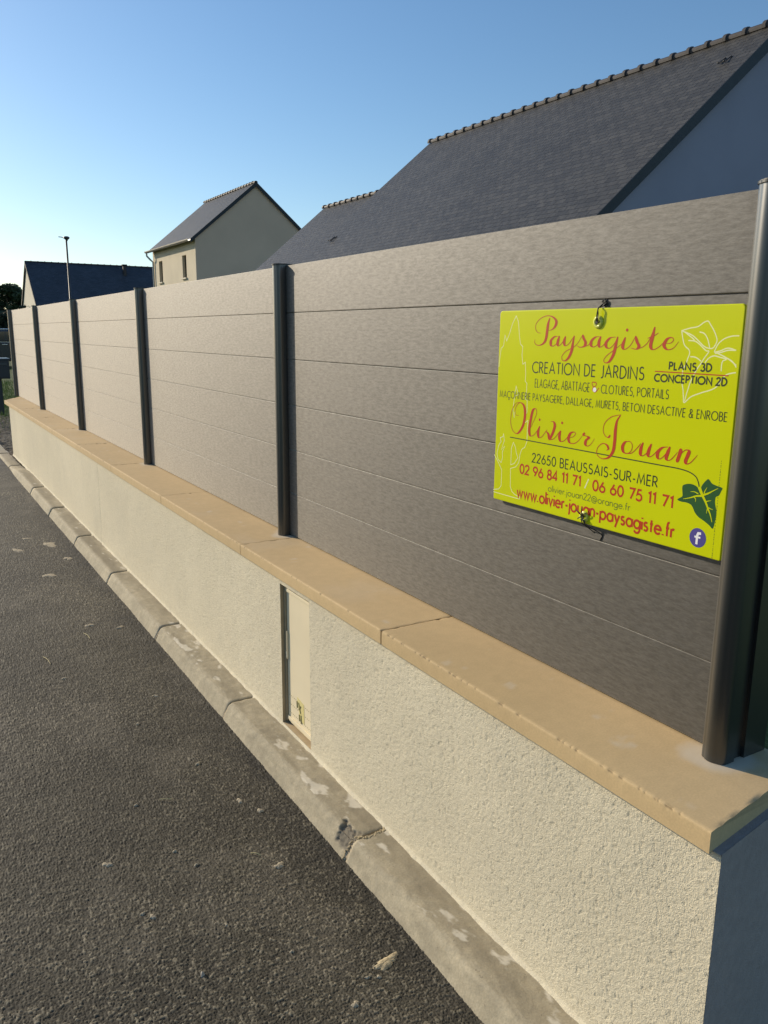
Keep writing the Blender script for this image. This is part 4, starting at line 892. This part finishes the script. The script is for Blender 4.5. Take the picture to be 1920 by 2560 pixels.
# ------------------------------------------------------------------ street lamp
lp = empty("street_lamp", (7.93, 50.0, GZ_), "slim dark street lamp post standing in front of the distant dark roof", "street lamp")
M_ = MB(); M_.tube([(7.93, 50, GZ_), (7.93, 50, .6), (7.93, 50, .62), (7.93, 50, 5.85)], [.085, .085, .062, .050], 12); M_.build("pole", MA['lamp'], lp, smooth=True)
M_ = MB(); n = 20
pr = [(.05, 5.80), (.07, 5.86), (.15, 5.93), (.175, 5.97), (.16, 6.01), (.10, 6.05), (.02, 6.06)]
V = [(7.93 + .02 + r * math.cos(2 * math.pi * j / n), 50 + r * math.sin(2 * math.pi * j / n), z) for r, z in pr for j in range(n)]
M_.add(V, [(i * n + j, i * n + (j + 1) % n, (i + 1) * n + (j + 1) % n, (i + 1) * n + j) for i in range(len(pr) - 1) for j in range(n)] + [tuple(range((len(pr) - 1) * n, len(pr) * n))])
M_.build("lamp_head", MA['lamp'], lp)
M_ = MB(); M_.tube([(7.93, 50, 5.9), (7.70, 50, 5.99), (7.52, 50, 6.00)], .022, 6); M_.build("lamp_arm", MA['lamp'], lp)

# ------------------------------------------------------------------ tree and hedge
def crown(blobs, n, size, seed):
    rs = random.Random(seed); V = []; F = []
    tot = sum(b[3] ** 2 for b in blobs)
    for (cx, cy, cz, r) in blobs:
        for _ in range(int(n * r * r / tot)):
            while True:
                p = Vector((rs.uniform(-1, 1), rs.uniform(-1, 1), rs.uniform(-1, 1)))
                if .05 < p.length < 1: break
            p = p.normalized() * (.45 + .60 * rs.random() ** .6); p = Vector((cx, cy, cz)) + Vector((p.x * r, p.y * r, p.z * r * .85))
            a = Vector((rs.gauss(0, 1), rs.gauss(0, 1), rs.gauss(0, 1))).normalized(); b = a.orthogonal().normalized(); s = size * rs.uniform(.5, 1.3)
            k_ = len(V); V += [p + a * s, p + b * s * .55, p - a * s, p - b * s * .55]; F.append((k_, k_ + 1, k_ + 2, k_ + 3))
    return V, F
tx, ty = 10.2, 98.0
tree = empty("broadleaf_tree", (tx, ty, GZ_), "dark leafy tree at the far left behind the pale gable", "tree")
rs = random.Random(4); blobs = []
for k_ in range(34):
    a = rs.uniform(0, 6.28); rr = 2.6 * rs.random() ** .5; h = rs.uniform(.6, 5.2); rr *= 1.0 if h < 3.6 else (5.9 - h) / 2.3
    blobs.append((tx + rr * math.cos(a), ty + rr * math.sin(a), h, rs.uniform(.5, .95)))
V, F = crown(blobs, 9000, .18, 8); mesh("crown", V, F, MA['leaf'], tree)
M_ = MB(); M_.tube([(tx, ty, GZ_), (tx + .05, ty, .5), (tx, ty, 1.6), (tx + .1, ty, 3.4)], [.26, .2, .16, .07], 8)
for k_ in range(7):
    a = k_ * .9; M_.tube([(tx, ty, 1.2 + .15 * k_), (tx + .8 * math.cos(a), ty + .8 * math.sin(a), 2.2 + .2 * k_), (tx + 1.6 * math.cos(a), ty + 1.6 * math.sin(a), 2.9 + .25 * k_)], [.10, .06, .03], 6)
M_.build("trunk", MA['bark'], tree)
hedge = empty("hedge", (6, 58, GZ_), "dark green hedge behind the parked car at the left edge", "hedge")
rs = random.Random(14); blobs = []
for k_ in range(110):
    x = rs.uniform(1.5, 9.5); h = rs.uniform(-.5, 1.45 + .35 * (x > 3.6)); blobs.append((x, 58 + rs.uniform(-.8, .8), h, rs.uniform(.45, .8)))
V, F = crown(blobs, 20000, .14, 9); mesh("foliage", V, F, MA['hedge'], hedge)
M_ = MB()
for k_ in range(16): x = 1.6 + k_ * .5; M_.tube([(x, 58, GZ_), (x + .1, 58.05, .4), (x - .1, 57.9, 1.1)], [.05, .04, .02], 5)
M_.build("stems", MA['bark'], hedge)

# ------------------------------------------------------------------ parked car (side on, half hidden by the fence)
CX, CY = 2.35, 36.0; GC = -.655
car = empty("parked_car", (CX, CY, GC), "dark parked car half hidden behind the far end of the fence", "car")
def cp(*q): return [(CX + a, GC + b) for a, b in q]
body = cp((-2.12, .32), (-2.16, .55), (-2.10, .80), (-1.95, .92), (-1.0, .99), (1.55, 1.0), (2.02, .96), (2.12, .80), (2.14, .42), (2.05, .28), (1.72, .24), (1.68, .42), (1.52, .60), (1.28, .64), (1.04, .58), (.90, .42), (.86, .24), (-.90, .24), (-.94, .42), (-1.10, .60), (-1.34, .64), (-1.56, .56), (-1.70, .40), (-1.74, .26))
def slab(poly, y0, y1, bev):
    bm = bmesh.new(); vs = [bm.verts.new((a, y0, b)) for a, b in poly]; f_ = bm.faces.new(vs)
    e_ = bmesh.ops.extrude_face_region(bm, geom=[f_]); bmesh.ops.translate(bm, verts=[v for v in e_['geom'] if isinstance(v, bmesh.types.BMVert)], vec=(0, y1 - y0, 0))
    bmesh.ops.recalc_face_normals(bm, faces=bm.faces)
    if bev: bmesh.ops.bevel(bm, geom=[e for e in bm.edges if abs(e.verts[0].co.y - e.verts[1].co.y) < 1e-5], offset=bev, segments=3, affect='EDGES', profile=.5)
    bm.verts.index_update(); r = ([v.co[:] for v in bm.verts], [[v.index for v in q.verts] for q in bm.faces]); bm.free(); return r
V, F = slab(body, CY - .87, CY + .87, .05); mesh("body", V, F, MA['car'], car)
cab = cp((-1.05, .985), (-.35, 1.40), (-.10, 1.46), (1.20, 1.47), (1.55, 1.42), (1.98, .985))
V, F = slab(cab, CY - .74, CY + .74, .06); mesh("cabin", V, F, MA['car'], car)
for sg in (-1, 1):
    for wp in (cp((-.88, 1.02), (-.30, 1.36), (.30, 1.39), (.32, 1.02)), cp((.40, 1.02), (.38, 1.39), (1.05, 1.39), (1.12, 1.02)), cp((1.20, 1.02), (1.13, 1.38), (1.46, 1.35), (1.70, 1.02))):
        V, F = slab(wp, CY + sg * .742, CY + sg * .752, 0); mesh("window", V, F, MA['carglass'], car)
M_ = MB(); M_.box(CX - .1, CX + 1.3, CY - .70, CY - .66, GC + 1.475, GC + 1.515, .012); M_.box(CX - .1, CX + 1.3, CY + .66, CY + .70, GC + 1.475, GC + 1.515, .012); M_.build("roof_rail", MA['chrome'], car)
M_ = MB(); M_.box(CX - .9, CX + 1.75, CY - .885, CY - .872, GC + .985, GC + 1.0); M_.box(CX - .9, CX + 1.75, CY + .872, CY + .885, GC + .985, GC + 1.0); M_.build("trim_strip", MA['chrome'], car)
w0 = None
for wx in (-1.32, 1.28):
    for sg in (-1, 1):
        if w0 is None:
            M_ = MB(); n = 28
            pr = [(.20, -.10), (.29, -.11), (.325, -.08), (.33, 0), (.325, .08), (.29, .11), (.20, .10)]
            V = [(r * math.cos(2 * math.pi * j / n), y, r * math.sin(2 * math.pi * j / n)) for r, y in pr for j in range(n)]
            M_.add(V, [(i * n + j, i * n + (j + 1) % n, ((i + 1) % 7) * n + (j + 1) % n, ((i + 1) % 7) * n + j) for i in range(7) for j in range(n)])
            wl_ = M_.build("wheel", MA['tyre'], None, smooth=True, local=True)
            M_ = MB(); M_.tube([(0, -.075, 0), (0, .075, 0)], .05, 12)
            for q in range(5):
                a = q * 1.2566; M_.tube([(.04 * math.cos(a), -.07, .04 * math.sin(a)), (.20 * math.cos(a), -.06, .20 * math.sin(a))], .025, 6); M_.tube([(.04 * math.cos(a), .07, .04 * math.sin(a)), (.20 * math.cos(a), .06, .20 * math.sin(a))], .025, 6)
            V = [(r * math.cos(2 * math.pi * j / n), y, r * math.sin(2 * math.pi * j / n)) for r, y in ((.205, -.09), (.19, -.05), (.19, .05), (.205, .09)) for j in range(n)]
            M_.add(V, [(i * n + j, i * n + (j + 1) % n, (i + 1) * n + (j + 1) % n, (i + 1) * n + j) for i in range(3) for j in range(n)])
            rm_ = M_.build("rim", MA['rim'], None, local=True); rm_.parent = wl_; w0 = (wl_, rm_); w_, r_ = w0
        else: w_ = w0[0].copy(); r_ = w0[1].copy(); COL.objects.link(w_); COL.objects.link(r_); r_.parent = w_
        w_.parent = car; w_.location = (wx, sg * .76, .33)
for sg in (-1, 1):
    M_ = MB(); M_.box(CX + 2.06, CX + 2.15, CY + sg * .72 - .12, CY + sg * .72 + .12, GC + .72, GC + .92, .02); M_.build("tail_light", MA['lightlens'], car)
    M_ = MB(); M_.box(CX - 2.15, CX - 2.05, CY + sg * .66 - .14, CY + sg * .66 + .14, GC + .70, GC + .82, .02); M_.build("headlight", MA['headlens'], car)
    M_ = MB(); M_.box(CX - .86, CX - .70, CY + sg * .95 - .09, CY + sg * .95 + .09, GC + 1.0, GC + 1.13, .03); M_.build("wing_mirror", MA['car'], car)
    M_ = MB()
    for hx_ in (.18, 1.02): M_.box(CX + hx_, CX + hx_ + .2, CY + sg * .885 - .012, CY + sg * .885 + .012, GC + .88, GC + .91, .006)
    M_.build("door_handle", MA['chrome'], car)

# ------------------------------------------------------------------ mailbox
mb = empty("mailbox", (.27, 14.65, -.66), "dark post mounted mailbox at the left edge beyond the end of the wall", "mailbox")
M_ = MB(); M_.box(.225, .315, 14.6, 14.69, -.66, -.035, .006); M_.build("post", MA['box'], mb)
M_ = MB(); M_.box(.085, .435, 14.42, 14.84, -.03, .29, .012); M_.build("box", MA['box'], mb)
M_ = MB(); M_.box(.072, .448, 14.40, 14.86, .292, .312, .006); M_.build("lid", MA['boxtop'], mb)
M_ = MB(); M_.box(.12, .40, 14.408, 14.418, .20, .235, .003); M_.build("slot_flap", MA['lamp'], mb)
M_ = MB(); M_.box(.11, .41, 14.409, 14.4185, .0, .18, .003); M_.build("door", MA['box'], mb)

# ------------------------------------------------------------------ small things lying on the road
def splat(x, y, rx, ry, ang, h, m, label, cat="splash", group=None, seed=0, name="mortar_splash"):
    rs = random.Random(seed * 7 + 1); n = 26; rings = 5; V = []; F = []; ph = [rs.uniform(0, 6.28) for _ in range(4)]
    ca, sa = math.cos(ang), math.sin(ang)
    for i in range(rings + 1):
        t = i / rings
        for j in range(n):
            a = 2 * math.pi * j / n; w = 1 + .22 * math.sin(2 * a + ph[0]) + .16 * math.sin(3 * a + ph[1]) + .14 * math.sin(5 * a + ph[2]) + .10 * math.sin(9 * a + ph[3])
            px, py = rx * t * w * math.cos(a), ry * t * w * math.sin(a)
            V.append((x + px * ca - py * sa, y + px * sa + py * ca, ZR + .0008 + h * (1 - t ** 2.2) * rs.uniform(.9, 1.06) + (.0 if i < rings else -.002)))
    for i in range(rings):
        for j in range(n): F.append((i * n + j, i * n + (j + 1) % n, (i + 1) * n + (j + 1) % n, (i + 1) * n + j))
    o = mesh(name, V, F, m, None, smooth=True, origin=(x, y, ZR)); tag(o, label, cat, group); return o
GS = "mortar splashes on the asphalt"
splat(-.500, 1.00, .014, .013, .3, .0042, MA['splat'], "round pale mortar splash on the asphalt, left of the chipped kerb stone", group=GS, seed=1)
splat(-.429, .563, .036, .0150, .06, .0040, MA['splat2'], "long sandy mortar smear on the asphalt, nearest the camera by the kerb", group=GS, seed=2)
splat(-.475, 4.86, .040, .075, .4, .003, MA['splat'], "largest pale mortar patch on the far asphalt, close to the kerb", group=GS, seed=3)
splat(-.68, 4.80, .026, .055, .2, .003, MA['splat'], "pale mortar patch on the far asphalt, at the left edge of the photo", group=GS, seed=4)
splat(-.592, 4.11, .026, .050, .5, .003, MA['splat'], "pale mortar patch on the asphalt, nearest of the far group of three", group=GS, seed=5)
small = [(-.432, 4.44, .025, .035), (-.585, 5.10, .02, .04), (-.44, 3.04, .015, .02), (-.56, 3.14, .022, .018), (-.863, .998, .0075, .006), (-.846, .975, .010, .008), (-.896, 1.234, .014, .010), (-.758, 1.479, .006, .006), (-.723, 1.201, .0065, .0065), (-.48, 1.345, .013, .008), (-.446, 1.265, .010, .008), (-.691, 1.115, .007, .005), (-.487, .545, .0045, .006), (-.465, .534, .005, .006), (-.546, .494, .009, .009), (-.50, 2.2, .008, .012), (-.62, 2.0, .008, .008), (-.78, 2.55, .01, .012), (-.52, 1.62, .009, .007), (-.70, .86, .006, .005), (-.6, .70, .005, .005)]
for i, (x, y, a, b) in enumerate(small):
    splat(x, y, a, b, i * .9, min(.0035, .3 * min(a, b) + .0012), MA['splat'], "small pale mortar speck on the dark asphalt", group="small mortar specks on the asphalt", seed=20 + i)
st0 = splat(-.800, .737, .006, .005, .5, .0075, MA['stone'], "small grey pebble lying loose on the asphalt in the foreground", "pebble", seed=50, name="pebble")
def straw(p, q, bend, label):
    a = Vector((p[0], p[1], ZR + .003)); b = Vector((q[0], q[1], ZR + .004)); c = (a + b) / 2 + Vector((bend, -bend, .004)); M_ = MB()
    M_.tube(spline([a, c, b], 5), .0011, 6); o = M_.build("straw", MA['straw'], None, origin=tuple(a)); tag(o, label, "straw", "straws on the asphalt")
straw((-.690, 1.47), (-.655, 1.45), .008, "bent yellow straw lying on the asphalt in mid foreground")
straw((-.548, 1.085), (-.528, 1.06), .001, "short pale straw on the asphalt beside the round mortar splash")
straw((-.820, 2.83), (-.805, 2.73), .003, "pale straw on the asphalt at the left, far from the kerb")
straw((-.610, 3.04), (-.598, 2.95), .003, "pale straw on the asphalt in front of the far mortar patches")
